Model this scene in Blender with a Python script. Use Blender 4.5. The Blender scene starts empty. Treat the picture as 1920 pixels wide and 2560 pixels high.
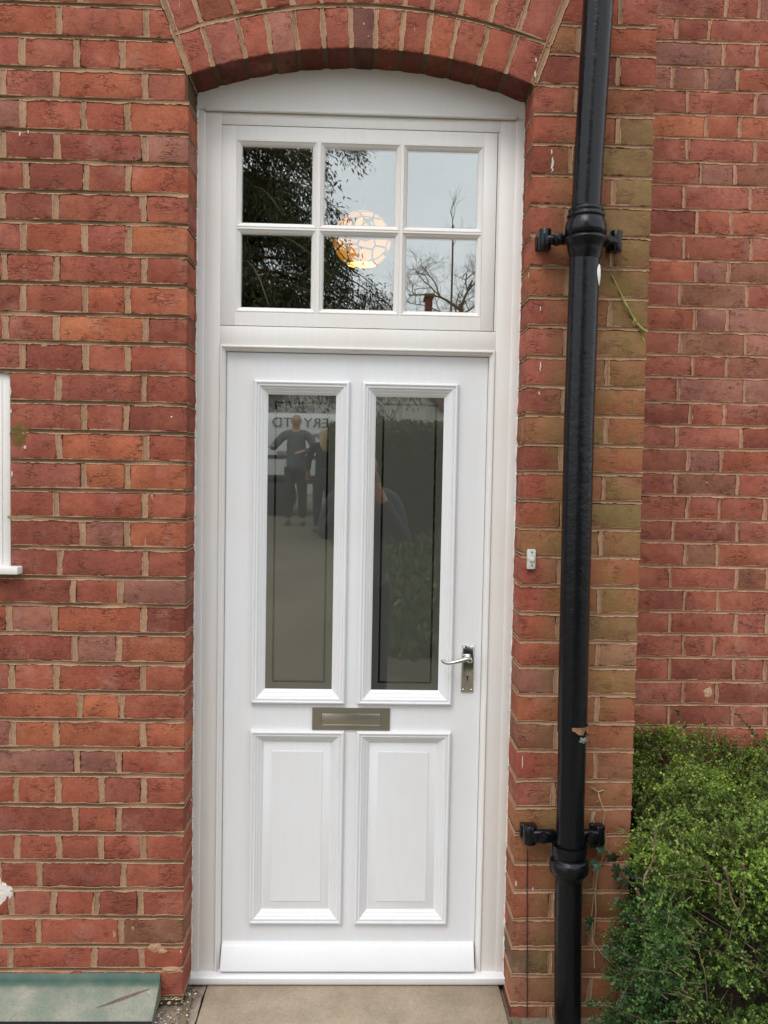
import bpy, bmesh, math, random
import numpy as np
from mathutils import Vector, Matrix, noise as mnoise
random.seed(7); rng = np.random.default_rng(11)
R = math.radians
# ------------------------------------------------------------------ camera
F = 2145.0; D = 2.55; ZC = 1.80
YAW, PITCH, ROLL = 0.02936486, -0.04804185, 0.018186
cy, sy, cp, sp = math.cos(YAW), math.sin(YAW), math.cos(PITCH), math.sin(PITCH)
FW = Vector((sy*cp, cy*cp, sp)); RT = Vector((cy, -sy, 0)); UP = RT.cross(FW)
RT2 = RT*math.cos(ROLL) + UP*math.sin(ROLL); UP2 = UP*math.cos(ROLL) - RT*math.sin(ROLL)
CAMP = Vector((0, -D, ZC))
def at(px, py, Y=0.0):
    """measured photo point -> real position on the wall-parallel plane at depth Y"""
    d = FW*F + RT2*(px-960) - UP2*(py-1280)
    return CAMP + d*((Y+D)/d.y)
def mirror_at(px, py, dist):
    """something seen reflected in the door glass: its real place in front of the house, dist metres out"""
    p = at(px, py, 2*0.165 + dist); p.y = -dist; return p
scene = bpy.context.scene
cam = bpy.data.cameras.new('camera'); camo = bpy.data.objects.new('camera', cam)
scene.collection.objects.link(camo)
cam.sensor_fit = 'VERTICAL'; cam.sensor_height = 36; cam.lens = F/2560*36
cam.clip_start = 0.02; cam.clip_end = 2000
M = Matrix((RT2, UP2, -FW)).transposed().to_4x4(); M.translation = CAMP
camo.matrix_world = M; scene.camera = camo
# ------------------------------------------------------------------ sky and sun
SUN_EL, SUN_ROT = R(52), R(200)
w = bpy.data.worlds.new('World'); scene.world = w; w.use_nodes = True
nt = w.node_tree; N = nt.nodes; L = nt.links; N.clear()
sky = N.new('ShaderNodeTexSky'); sky.sky_type = 'NISHITA'; sky.sun_disc = False
sky.sun_elevation = SUN_EL; sky.sun_rotation = SUN_ROT; sky.air_density = 1.0; sky.dust_density = 3.0
tc = N.new('ShaderNodeTexCoord'); cn = N.new('ShaderNodeTexNoise'); cn.inputs['Scale'].default_value = 2.2
cn.inputs['Detail'].default_value = 5
cr = N.new('ShaderNodeValToRGB'); cr.color_ramp.elements[0].position = .3; cr.color_ramp.elements[1].position = .75
cr.color_ramp.elements[0].color = (6.6, 7.1, 7.5, 1); cr.color_ramp.elements[1].color = (9.4, 9.7, 9.9, 1)
mx = N.new('ShaderNodeMix'); mx.data_type = 'RGBA'; mx.inputs[0].default_value = .88
bg = N.new('ShaderNodeBackground'); bg.inputs[1].default_value = 0.12
wo = N.new('ShaderNodeOutputWorld')
L.new(tc.outputs['Generated'], cn.inputs['Vector']); L.new(cn.outputs['Fac'], cr.inputs[0])
L.new(sky.outputs[0], mx.inputs[6]); L.new(cr.outputs[0], mx.inputs[7]); L.new(mx.outputs[2], bg.inputs[0]); L.new(bg.outputs[0], wo.inputs[0])
sl = bpy.data.lights.new('sun', 'SUN'); sl.energy = 0.9; sl.angle = R(25); sl.color = (1, .96, .9)
so = bpy.data.objects.new('sun', sl); scene.collection.objects.link(so)
sd = Vector((math.sin(R(-25))*math.cos(SUN_EL), -math.cos(R(25))*math.cos(SUN_EL), math.sin(SUN_EL)))
so.rotation_euler = sd.to_track_quat('Z', 'Y').to_euler()
scene.view_settings.view_transform = 'Standard'; scene.view_settings.look = 'None'
scene.view_settings.gamma = 1; scene.view_settings.exposure = 0.69; scene.view_settings.use_curve_mapping = False
# ------------------------------------------------------------------ helpers
def lin(c):
    return tuple((v/255/12.92 if v/255 <= .04045 else ((v/255+.055)/1.055)**2.4) for v in c)
class MB:
    """collects geometry for one mesh object"""
    def __init__(s): s.v = []; s.f = []; s.c = []; s.use = False
    def add(s, vs, fs, col=None):
        o = len(s.v); s.v += [tuple(p) for p in vs]; s.f += [tuple(i+o for i in f) for f in fs]
        if col is None: s.c += [(1, 1, 1, 1)]*len(vs)
        elif isinstance(col, list): s.c += col; s.use = True
        else: s.c += [tuple(col)]*len(vs); s.use = True
    def box(s, x0, x1, y0, y1, z0, z1, b=0.002, col=None, mat=None):
        b = min(b, abs(x1-x0)*.45, abs(y1-y0)*.45, abs(z1-z0)*.45)
        bm = bmesh.new(); bmesh.ops.create_cube(bm, size=1)
        bmesh.ops.scale(bm, vec=(x1-x0, y1-y0, z1-z0), verts=bm.verts)
        if b > 0: bmesh.ops.bevel(bm, geom=bm.edges[:], offset=b, segments=2, profile=.5, affect='EDGES')
        bmesh.ops.translate(bm, vec=((x0+x1)/2, (y0+y1)/2, (z0+z1)/2), verts=bm.verts)
        vs = [v.co.copy() for v in bm.verts]; fs = [[v.index for v in f.verts] for f in bm.faces]; bm.free()
        if mat is not None: vs = [mat @ v for v in vs]
        s.add(vs, fs, col)
    def tube(s, pts, rad, n=10, col=None, caps=True):
        pts = [Vector(p) for p in pts]; rad = rad if isinstance(rad, (list, tuple)) else [rad]*len(pts)
        vs = []; fs = []; up = None
        for i, p in enumerate(pts):
            t = (pts[min(i+1, len(pts)-1)] - pts[max(i-1, 0)]).normalized()
            if up is None: up = t.orthogonal().normalized()
            up = (up - t*up.dot(t)).normalized(); q = t.cross(up)
            for k in range(n):
                a = 2*math.pi*k/n; vs.append(p + (up*math.cos(a)+q*math.sin(a))*rad[i])
        for i in range(len(pts)-1):
            for k in range(n):
                k2 = (k+1) % n; fs.append((i*n+k, i*n+k2, (i+1)*n+k2, (i+1)*n+k))
        if caps: fs.append(tuple(range(n))[::-1]); fs.append(tuple(range((len(pts)-1)*n, len(pts)*n)))
        s.add(vs, fs, col)
    def lathe(s, prof, c, axis='Z', n=32, col=None):
        vs = []; fs = []
        for (r, h) in prof:
            for k in range(n):
                a = 2*math.pi*k/n; p = (r*math.cos(a), r*math.sin(a), h)
                if axis == 'Y': p = (p[0], p[2], p[1])
                vs.append(Vector(c)+Vector(p))
        for i in range(len(prof)-1):
            for k in range(n):
                k2 = (k+1) % n; fs.append((i*n+k, i*n+k2, (i+1)*n+k2, (i+1)*n+k))
        fs.append(tuple(range(n))[::-1]); fs.append(tuple(range((len(prof)-1)*n, len(prof)*n)))
        s.add(vs, fs, col)
    def prism(s, poly, y0, y1, b=0.0, col=None):
        """poly in (x,z), extruded from y0 (front) to y1, with a bevel on the front edge"""
        n = len(poly); cx = sum(p[0] for p in poly)/n; cz = sum(p[1] for p in poly)/n
        def ins(p, d):
            v = Vector((cx-p[0], cz-p[1])); v.normalize(); return (p[0]+v.x*d, p[1]+v.y*d)
        vs = [(ins(p, b)[0], y0, ins(p, b)[1]) for p in poly] + [(p[0], y0+b, p[1]) for p in poly] + [(p[0], y1, p[1]) for p in poly]
        fs = [tuple(range(n)), tuple(range(2*n, 3*n))[::-1]]
        for i in range(n):
            j = (i+1) % n; fs += [(i, n+i, n+j, j), (n+i, 2*n+i, 2*n+j, n+j)]
        s.add(vs, fs, col)
    def mould(s, x0, x1, z0, z1, prof, col=None):
        """mitred moulding round a rectangle; prof = [(inset from outer edge, y)]"""
        vs = []; fs = []
        for d, y in prof: vs += [(x0+d, y, z0+d), (x1-d, y, z0+d), (x1-d, y, z1-d), (x0+d, y, z1-d)]
        for i in range(len(prof)-1):
            for k in range(4):
                k2 = (k+1) % 4; fs.append((i*4+k, i*4+k2, (i+1)*4+k2, (i+1)*4+k))
        s.add(vs, fs, col)
    def build(s, name, mat, parent=None, smooth=None, label=None):
        me = bpy.data.meshes.new(name); me.from_pydata(s.v, [], s.f)
        if s.use:
            at_ = me.color_attributes.new('tint', 'FLOAT_COLOR', 'POINT')
            at_.data.foreach_set('color', np.array([(c+(1,))[:4] if len(c) == 3 else c for c in s.c], dtype=np.float32).ravel())
        bm = bmesh.new(); bm.from_mesh(me); bmesh.ops.recalc_face_normals(bm, faces=bm.faces); bm.to_mesh(me); bm.free()
        if smooth is not None:
            me.polygons.foreach_set('use_smooth', [True]*len(me.polygons)); me.set_sharp_from_angle(angle=R(smooth))
        me.materials.append(mat); o = bpy.data.objects.new(name, me); scene.collection.objects.link(o)
        if parent: o.parent = parent; o.matrix_parent_inverse = parent.matrix_world.inverted()
        if label: o['label'] = label
        return o
def raw(name, V, Fc, mat, parent=None, cols=None):
    me = bpy.data.meshes.new(name); V = np.asarray(V, np.float32); Fc = np.asarray(Fc, np.int32); k = Fc.shape[1]
    me.vertices.add(len(V)); me.vertices.foreach_set('co', V.ravel()); me.loops.add(Fc.size); me.loops.foreach_set('vertex_index', Fc.ravel())
    me.polygons.add(len(Fc)); me.polygons.foreach_set('loop_start', np.arange(0, Fc.size, k, dtype=np.int32))
    me.update(calc_edges=True)
    if cols is not None:
        a = me.color_attributes.new('tint', 'FLOAT_COLOR', 'POINT'); cc = np.ones((len(V), 4), np.float32); cc[:, :3] = cols
        a.data.foreach_set('color', cc.ravel())
    me.materials.append(mat); o = bpy.data.objects.new(name, me); scene.collection.objects.link(o)
    if parent: o.parent = parent; o.matrix_parent_inverse = parent.matrix_world.inverted()
    return o
def empty(name, loc=(0, 0, 0)):
    o = bpy.data.objects.new(name, None); o.location = loc; scene.collection.objects.link(o)
    o.matrix_world = Matrix.Translation(loc); o.empty_display_size = .1; return o
def tag(o, label=None, cat=None, group=None, kind=None):
    for k, v in (('label', label), ('category', cat), ('group', group), ('kind', kind)):
        if v: o[k] = v
    return o
# ------------------------------------------------------------------ materials
class NM:
    def __init__(s, name):
        s.m = bpy.data.materials.new(name); s.m.use_nodes = True; s.t = s.m.node_tree; s.N = s.t.nodes; s.L = s.t.links
        s.b = s.N['Principled BSDF']; s.out = s.N['Material Output']
        s.tc = s.N.new('ShaderNodeTexCoord')
    def noise(s, scale, detail=4, rough=.55, stretch=None, dist=0):
        n = s.N.new('ShaderNodeTexNoise'); n.inputs['Scale'].default_value = scale; n.inputs['Detail'].default_value = detail
        n.inputs['Roughness'].default_value = rough; n.inputs['Distortion'].default_value = dist
        if stretch:
            mp = s.N.new('ShaderNodeMapping'); mp.inputs['Scale'].default_value = stretch
            s.L.new(s.tc.outputs['Object'], mp.inputs[0]); s.L.new(mp.outputs[0], n.inputs['Vector'])
        else: s.L.new(s.tc.outputs['Object'], n.inputs['Vector'])
        return n.outputs['Fac']
    def vor(s, scale, feat='F1'):
        n = s.N.new('ShaderNodeTexVoronoi'); n.inputs['Scale'].default_value = scale; n.feature = feat
        s.L.new(s.tc.outputs['Object'], n.inputs['Vector']); return n.outputs['Distance']
    def ramp(s, src, stops):
        r = s.N.new('ShaderNodeValToRGB'); e = r.color_ramp.elements
        while len(e) > 1: e.remove(e[-1])
        for i, (p, c) in enumerate(stops):
            c = c if isinstance(c, (tuple, list)) else (c, c, c)
            k = e[0] if i == 0 else e.new(p); k.position = p; k.color = (*c[:3], 1)
        s.L.new(src, r.inputs[0]); return r.outputs[0]
    def mix(s, f, a, b, mode='MIX'):
        m = s.N.new('ShaderNodeMix'); m.data_type = 'RGBA'; m.blend_type = mode
        for i, x in ((0, f), (6, a), (7, b)):
            if isinstance(x, (int, float)): m.inputs[i].default_value = x
            elif isinstance(x, (tuple, list)): m.inputs[i].default_value = (*x[:3], 1)
            else: s.L.new(x, m.inputs[i])
        return m.outputs[2]
    def math(s, op, a, b=0.0):
        m = s.N.new('ShaderNodeMath'); m.operation = op
        for i, x in ((0, a), (1, b)):
            if isinstance(x, (int, float)): m.inputs[i].default_value = x
            else: s.L.new(x, m.inputs[i])
        return m.outputs[0]
    def attr(s, name='tint'):
        a = s.N.new('ShaderNodeAttribute'); a.attribute_name = name; return a.outputs['Color']
    def sep(s):
        x = s.N.new('ShaderNodeSeparateXYZ'); s.L.new(s.tc.outputs['Object'], x.inputs[0]); return x.outputs
    def set(s, k, v):
        if isinstance(v, (int, float)): s.b.inputs[k].default_value = v
        elif isinstance(v, (tuple, list)): s.b.inputs[k].default_value = (*v[:3], 1)
        else: s.L.new(v, s.b.inputs[k])
    def bump(s, h, strength=.3, dist=.002, prev=None):
        b = s.N.new('ShaderNodeBump'); b.inputs['Strength'].default_value = strength; b.inputs['Distance'].default_value = dist
        s.L.new(h, b.inputs['Height'])
        if prev is not None: s.L.new(prev, b.inputs['Normal'])
        s.L.new(b.outputs[0], s.b.inputs['Normal']); return b.outputs[0]
def simple(name, col, rough=.6, metal=0., var=.12, scale=30, bump=.15, spec=None, dist=.001):
    n = NM(name); f = n.noise(scale, 5)
    c = n.mix(n.ramp(f, [(.3, 0.), (.7, 1.)]), tuple(v*(1-var) for v in col), tuple(min(1, v*(1+var)) for v in col))
    n.set('Base Color', c); n.set('Roughness', rough); n.set('Metallic', metal)
    if spec is not None: n.set('Specular IOR Level', spec)
    if bump: n.bump(n.noise(scale*4, 4), bump, dist)
    return n.m
def brick_material(name, moss=False):
    n = NM(name); base = n.attr()
    big = n.noise(7, 4, .6, dist=.4); c = n.mix(n.ramp(big, [(.40, 0.), (.62, 1.)]), n.mix(1., base, (.80, .72, .70), 'MULTIPLY'), n.mix(1., base, (1.06, 1.06, 1.02), 'MULTIPLY'))
    plum = n.ramp(n.noise(10.3, 3, .5), [(.58, 0.), (.70, .55)]); c = n.mix(plum, c, n.mix(.55, base, (.24, .085, .085)))
    org = n.ramp(n.noise(8.1, 3, .5, (1.1, 1, 1.3)), [(.57, 0.), (.70, .5)]); c = n.mix(org, c, n.mix(.5, base, (.46, .15, .058)))
    s2 = n.noise(40, 6, .72); c = n.mix(n.ramp(s2, [(.28, .7), (.48, .12), (.6, 0.)]), c, n.mix(1., c, (.58, .48, .46), 'MULTIPLY'))
    bl = n.math('MULTIPLY', n.ramp(n.noise(6.5, 5, .6), [(.56, 0.), (.74, 1.)]), n.ramp(n.noise(48, 4), [(.3, .1), (.7, .8)]))
    c = n.mix(n.math('MULTIPLY', bl, .6), c, (.55, .34, .27))
    gr = n.noise(330, 4, .7); c = n.mix(n.ramp(gr, [(.3, .5), (.5, 0.)]), c, (.12, .035, .02)); c = n.mix(n.ramp(gr, [(.58, 0.), (.8, .4)]), c, (.72, .40, .26))
    fo = n.noise(24, 3, .55, (1, 1, 3.6), .8)
    cre = n.ramp(fo, [(.470, 0.), (.492, 1.), (.508, 1.), (.53, 0.)]); crm = n.math('MULTIPLY', cre, n.ramp(n.noise(15, 3), [(.50, 0.), (.60, 1.)]))
    c = n.mix(n.math('MULTIPLY', crm, .72), c, (.07, .022, .015))
    dr = n.noise(60, 2, .5, (1, 1, .10)); c = n.mix(n.math('MULTIPLY', n.ramp(dr, [(.745, 0.), (.77, .7)]), n.ramp(n.noise(9, 2), [(.45, 0.), (.5, 1.)])), c, (.62, .50, .42))
    if moss:
        xyz = n.sep()
        zf = n.ramp(n.math('MULTIPLY', xyz[2], .3), [(.12, .7), (.3, .55), (.62, .8), (.8, .55), (.90, 0.)])
        xf = n.ramp(xyz[0], [(.535, 0.), (.575, .95), (.70, 1.), (.86, .9)])
        mf = n.math('MULTIPLY', n.math('MULTIPLY', zf, xf), n.ramp(n.noise(7, 5, .65), [(.34, .25), (.56, 1.)]))
        c = n.mix(n.math('MULTIPLY', mf, .85), c, n.mix(n.ramp(n.noise(11, 3), [(.4, 0.), (.66, 1.)]), (.24, .135, .06), (.15, .135, .038)))
        dk = n.ramp(n.noise(30, 4, .7), [(.62, 0.), (.7, .65)]); c = n.mix(n.math('MULTIPLY', dk, mf), c, (.07, .04, .02))
    # white paint spots
    sp_ = n.ramp(n.vor(24), [(.04, 1.), (.06, 0.)]); c = n.mix(n.math('MULTIPLY', sp_, n.ramp(n.noise(5, 2), [(.6, 0.), (.62, 1.)])), c, (.8, .76, .7))
    n.set('Base Color', c); n.set('Roughness', .9); n.set('Specular IOR Level', .25)
    b1 = n.bump(gr, .35, .0012); b2 = n.bump(n.noise(75, 6, .7), .75, .0045, b1)
    inv = n.math('SUBTRACT', 1., crm); n.bump(inv, .6, .003, b2)
    return n.m
def mortar_material():
    n = NM('lime mortar'); c = n.attr()
    g = n.noise(260, 4, .7); c = n.mix(n.ramp(g, [(.3, .55), (.55, 0.)]), c, n.mix(1., c, (.45, .4, .36), 'MULTIPLY'))
    c = n.mix(n.ramp(n.noise(25, 4), [(.45, 0.), (.75, .5)]), c, n.mix(1., c, (.7, .66, .58), 'MULTIPLY'))
    n.set('Base Color', c); n.set('Roughness', .95); n.set('Specular IOR Level', .15)
    b = n.bump(g, .6, .002); n.bump(n.noise(60, 4), .6, .003, b); return n.m
def paint_material(name, a, b, rough=.42):
    n = NM(name); st = n.noise(90, 3, .5, (1, 1, .06)); pa = n.noise(3.5, 3, .5)
    c = n.mix(n.ramp(pa, [(.35, 0.), (.68, 1.)]), a, b)
    c = n.mix(n.ramp(st, [(.35, .06), (.6, 0.)]), c, (.55, .48, .42)); c = n.mix(n.ramp(n.noise(14, 6, .7), [(.62, 0.), (.78, .14)]), c, (.45, .42, .38)); c = n.mix(n.ramp(n.vor(31), [(.012, .6), (.02, 0.)]), c, (.2, .17, .14))
    n.set('Base Color', c); n.set('Roughness', rough); n.set('Coat Weight', .0)
    g = n.bump(n.noise(160, 3, .6, (1, 1, .035)), .22, .0012); n.bump(n.noise(24, 3), .1, .002, g); return n.m
MBRICK = brick_material('red clay brick'); MBRICK2 = brick_material('mossy clay brick', True); MMORT = mortar_material()
MFRAME = paint_material('white frame paint', (.755, .745, .73), (.735, .705, .67)); MLEAF = paint_material('white door paint', (.715, .722, .745), (.695, .695, .705), .38)
MPIPE = NM('black gloss paint'); 
c_ = MPIPE.mix(MPIPE.ramp(MPIPE.noise(60, 6, .7), [(.66, 0.), (.72, 1.)]), (.0045, .005, .007), (.03, .022, .017)); MPIPE.set('Base Color', c_)
MPIPE.set('Roughness', MPIPE.ramp(MPIPE.noise(14, 4), [(.3, .14), (.7, .28)])); MPIPE.bump(MPIPE.noise(38, 5, .65), .42, .005); MPIPE.set('Specular IOR Level', .30); MPIPE = MPIPE.m
MRUST = simple('rusty iron', (.19, .09, .045), .85, var=.4, scale=60, bump=.5)
MCHROME = simple('chrome', (.62, .61, .58), .10, 1., var=.05, scale=8, bump=.0)
MSATIN = NM('brushed nickel'); MSATIN.set('Base Color', (.50, .47, .41)); MSATIN.set('Metallic', 1.); MSATIN.set('Roughness', .3)
MSATIN.bump(MSATIN.noise(400, 2, .5, (.03, 1, 1)), .12, .0005); MSATIN = MSATIN.m
MDARK = simple('dark void', (.012, .011, .01), .8, var=.2)
# ------------------------------------------------------------------ brick builders
PAL = {'R': (160, 80, 60), 'O': (170, 89, 60), 'L': (182, 102, 66), 'D': (136, 62, 49), 'P': (162, 86, 71), 'M': (148, 97, 86),
       'V': (112, 68, 64), 'W': (174, 114, 100), 'G': (132, 106, 66), 'H': (156, 107, 67), 'T': (136, 85, 64), 'K': (92, 73, 50), 'Q': (150, 84, 52)}
def bcol(ch, mute=0.):
    if ch == '?': ch = random.choice('RRROODPPMR')
    c = lin(PAL[ch]); k = .97*random.uniform(.88, 1.12); h = random.uniform(.94, 1.06)
    g = (.35, .20, .15); c = [v*(1-MUTE[0])+gg*MUTE[0] for v, gg in zip(c, g)]
    k *= 1.12 if PINK[0] else 1.
    return (c[0]*k, c[1]*k*h, c[2]*k*h, 1.)
MUTE = [.20]; PINK = [0.]
def outline(quad, step=.014, jit=.0009, rc=.0075):
    """quad (x,z) ccw -> ragged outline with rounded corners"""
    P = [Vector(p) for p in quad]; out = []; n = len(P)
    for i in range(n):
        a, b, c = P[i-1], P[i], P[(i+1) % n]; r = min(rc*random.uniform(.35, 1.5), (a-b).length*.3, (c-b).length*.3)
        p0 = b+(a-b).normalized()*r; p1 = b+(c-b).normalized()*r
        out += [p0, b*.5+(p0+p1)*.25, p1]
        q0 = b+(c-b).normalized()*r; d = P[(i+1) % n]; e = d+(b-d).normalized()*r; ln = (e-q0).length; k = max(1, int(ln/step))
        for j in range(1, k): out.append(q0.lerp(e, j/k))
    sd = random.random()*100
    res = []
    for p in out:
        res.append((p.x+random.uniform(-jit, jit)+mnoise.noise(Vector((p.x*30, p.y*30, sd)))*.0016, p.y+random.uniform(-jit, jit)+mnoise.noise(Vector((p.x*30, p.y*30, sd+9)))*.0020))
    return res
def front(Y0=0.): return lambda u, v, d: (u, Y0+d, v)
def brick(mb, quad, depth, mp, ch, off=None, side=None):
    o = outline(quad); n = len(o); cx = sum(p[0] for p in o)/n; cz = sum(p[1] for p in o)/n; col = bcol(ch)
    off = random.uniform(-.0006, .0014) if off is None else off
    tx, tz = random.uniform(-.008, .008), random.uniform(-.012, .012)
    def ring(ins, d):
        r = []
        for x, z in o:
            dx, dz = cx-x, cz-z; hx = max(abs(dx), 1e-6); hz = max(abs(dz), 1e-6)
            r.append(mp(x+math.copysign(min(ins, hx), dx), z+math.copysign(min(ins, hz), dz), d+off+tx*(x-cx)+tz*(z-cz)))
        return r
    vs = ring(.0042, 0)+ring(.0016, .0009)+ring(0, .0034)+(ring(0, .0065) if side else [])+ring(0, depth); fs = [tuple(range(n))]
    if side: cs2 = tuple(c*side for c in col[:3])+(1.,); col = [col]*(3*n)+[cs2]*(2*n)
    for k in range(4 if side else 3):
        for i in range(n): j = (i+1) % n; fs.append((k*n+i, (k+1)*n+i, (k+1)*n+j, k*n+j))
    mb.add(vs, fs, col)
PALE = lin((176, 141, 114)); MID = lin((148, 120, 92)); DARK = lin((98, 81, 63))
def strip(mb, pts, h, mp, dark=.8, base=0.):
    """mortar joint along pts (u,v) with ragged feather edges lapping onto the bricks"""
    P = []; pts = [Vector(p) for p in pts]
    for a, b in zip(pts, pts[1:]):
        k = max(2, int((b-a).length/.0045))
        for j in range(k): P.append(a.lerp(b, j/k))
    P.append(pts[-1]); sd = random.random()*200; vs = []; cs = []; fs = []
    for i, p in enumerate(P):
        t = (P[min(i+1, len(P)-1)]-P[max(i-1, 0)]).normalized(); nrm = Vector((-t.y, t.x))
        s = i*.0045; e = []
        for q in (0, 7): e.append(max(h*.9, h+.0016+mnoise.noise(Vector((s*22, sd, q)))*.0040+mnoise.noise(Vector((s*90, sd, q)))*.0024+random.uniform(-.0004, .0004)))
        a1, a2 = e
        w1 = mnoise.noise(Vector((s*6, sd, 3))); dk = dark*max(0, min(1, .95+w1*1.5)) if dark > .3 else dark*max(0, 1+w1*2); fl = mnoise.noise(Vector((s*14, sd, 5)))*.0012; wd = mnoise.noise(Vector((s*12, sd, 11)))*.0022
        b1, b2 = min(a1-.001, h*.80+wd*.5), min(a2-.001, h*.80+mnoise.noise(Vector((s*12, sd, 17)))*.0011)
        rec = .0012+.0042*min(1, dk)
        rows = [(-a1, .0020, .1), (-a1+.0008, -.0008+fl*.3, 0.), (-b1-.0002, -.0002+fl, .15), (-b1+.0006, rec+fl, .9), (0, rec+fl, 1.), (b2-.0008, rec+fl, .9), (b2+.0004, -.0002+fl, .05), (a2-.0008, -.0008+fl*.3, 0.), (a2, .0020, .1)]
        for o, d, kk in rows:
            q = p+nrm*o; vs.append(mp(q.x, q.y, d+base)); f = dk*kk; g = random.uniform(.9, 1.08)
            pl3 = lin((192, 150, 124)) if PINK[0] else PALE; cs.append(tuple((pl3[m]*(1-f)+DARK[m]*f)*g for m in range(3))+(1.,))
    for i in range(len(P)-1):
        for k in range(8): fs.append((i*9+k, i*9+k+1, (i+1)*9+k+1, (i+1)*9+k))
    mb.add(vs, fs, cs)
# ================================================================== the house
house = tag(empty('brick_house', (0, 0, .15)), 'red brick house front with an arched doorway, a white panelled door and fanlight', 'house')
XL, XR, XC, YB = -.511, .492, .848, .60          # left jamb arris, right jamb arris, pier corner, set-back wall plane
AC = (-.0087, 1.559); RA, RB, RC_ = 1.4634, 1.585, 1.815; A0, A1 = R(-20.04), R(19.9)
def skew(z, side):
    z = max(z, 2.936); a = A0 if side < 0 else A1
    return AC[0] + (z-AC[1])*math.tan(a)
def pol(r, a): return (AC[0]+r*math.sin(a), AC[1]+r*math.cos(a))
LB = [43,312,578,828,1095,1345,1598,1848,2108,2356,2611,2846,3089,3342,3584,3829,4069,4307,4547,4792,5019,5257,5502,5742,5975,6212,6429,6679,6914,7144,7374,7609,7844,8044]
LC = [([-170,490,1210],'DOR'),([180,640,1015],'PRRO'),([25,470,1205],'RPOP'),([190,690,1055],'MRRO'),([25,470,1200],'RDDM'),([215,715,1065],'PDRO'),
 ([20,460,1190],'RDRR'),([195,700,1068],'POPL'),([35,470,1195],'RRRR'),([192,705,1060],'DROO'),([45,465,1210],'RRLD'),([185,705,1065],'PDRR'),
 ([485,1195],'RDR'),([700,1048],'PRD'),([490,1205],'POR'),([690,1055],'PLO'),([470,1203],'RRR'),([685,1050],'DMO'),([495,1205],'DDR'),
 ([-160,610,1000],'RDRM'),([70,455,1190],'RMOD'),([-140,620,985],'MDMO'),([100,470,1185],'PRRR'),([-150,665,1008],'OOLR'),([105,468,1185],'MLOO'),
 ([-160,640,990],'TMMR'),([135,485,840,1188],'RROPR'),([-155,628,985],'RDRD'),([145,490,838,1190],'RRRRR'),([330,1025],'RDR'),([95,445,800,1160],'RPRDR'),([320,1005],'RRT'),([88,785,1175],'RRDR'),([88,700,1165],'RRRR')]
mb = MB(); mo = MB(); mpF = front(0)
WX = -1.024                                        # right jamb of the small window at the left edge
zb = [at(241, v/3.318).z for v in LB] + [.190, .104]
def rand_row(xs, xe, phase):
    """joint positions of a bonded course from xs down to xe"""
    out = [xs]; k = phase
    while out[-1] > xe:
        out.append(out[-1]-((.243 if k % 2 else .123)+random.uniform(-.006, .006))); k += 1
    out[-1] = xe; return out[::-1]
def course(mb, mo, z0, z1, xs, tones, mp, h=.0066, wv=.0080, rights=None, lefts=None, depths=None):
    for i in range(len(xs)-1):
        xa, xb = xs[i]+wv, xs[i+1]-wv
        g = h-.0008
        q = [[xa, z0+g], [xb, z0+g], [xb, z1-g], [xa, z1-g]]
        if rights and i == len(xs)-2: q[1][0] = rights(z0+g); q[2][0] = rights(z1-g)
        if lefts and i == 0: q[0][0] = lefts(z0+g); q[3][0] = lefts(z1-g)
        for p in q: p[0] += random.uniform(-.0015, .0015)*(0 if (rights and i == len(xs)-2 and p in q[1:3]) or (lefts and i == 0 and p in (q[0], q[3])) else 1); p[1] += random.uniform(-.0009, .0009)
        if q[1][0]-q[0][0] < .02: continue
        dep = .1
        if depths and i in depths: dep = depths[i]
        if dep < .15 and depths and i in depths:
            xo = q[1][0] if depths.get('side') == 'r' else q[0][0]
            qq = [[q[1][0]-.1, q[0][1]], [q[1][0], q[1][1]], [q[2][0], q[2][1]], [q[2][0]-.1, q[3][1]]] if depths.get('side') == 'r' else [[q[0][0], q[0][1]], [q[0][0]+.1, q[1][1]], [q[3][0]+.1, q[2][1]], [q[3][0], q[3][1]]]
            brick(mb, qq, .09, (lambda m: lambda u, v, d: m(u, v, d+.117))(mp), '?', 0)
        brick(mb, q, dep, mp, tones[i] if i < len(tones) else '?')
        if i > 0:
            x = xs[i]; strip(mo, [(x+random.uniform(-.0015, .0015), z0+h), (x+random.uniform(-.0015, .0015), z1-h)], wv, mp, dark=.16)
# measured courses of the left wall
rows = []
for i, (js, tn) in enumerate(LC):
    z0, z1 = zb[i+1], zb[i]; zm = (at(0, (LB[i]+(LB[i+1] if i+1 < len(LB) else LB[i]+240))/2/3.318).z)
    ym = ((LB[i]+(LB[i+1] if i+1 < len(LB) else LB[i]+240))/2)/3.318
    xs = [at(u/3.318, ym).x for u in js]; win = 12 <= i <= 18
    sp_ = z1 > 2.936
    if win: xs = [WX]+xs
    else:
        lo = rand_row(xs[0], -2.4, i+(1 if xs[1]-xs[0] > .18 else 0)); tn = '?'*(len(lo)-2)+tn; xs = lo[:-1]+xs
    xs = xs+[skew(z0, -1) if sp_ else XL+.0072]; n = len(xs)-2
    wl = xs[-1]-xs[-2]; dp = {n: (.2 if wl < .16 else .104), 'side': 'r'} if not sp_ else {n: .2}
    rights = (lambda z: skew(z, -1)-.010) if sp_ else (lambda z: XL+random.uniform(-.0008, .0008))
    course(mb, mo, z0, z1, xs, tn, mpF, rights=rights, depths=dp, lefts=(lambda z: WX) if win else None)
    if win:
        xl = rand_row(-1.93, -2.4, i); course(mb, mo, z0, z1, xl, '????', mpF)
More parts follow.
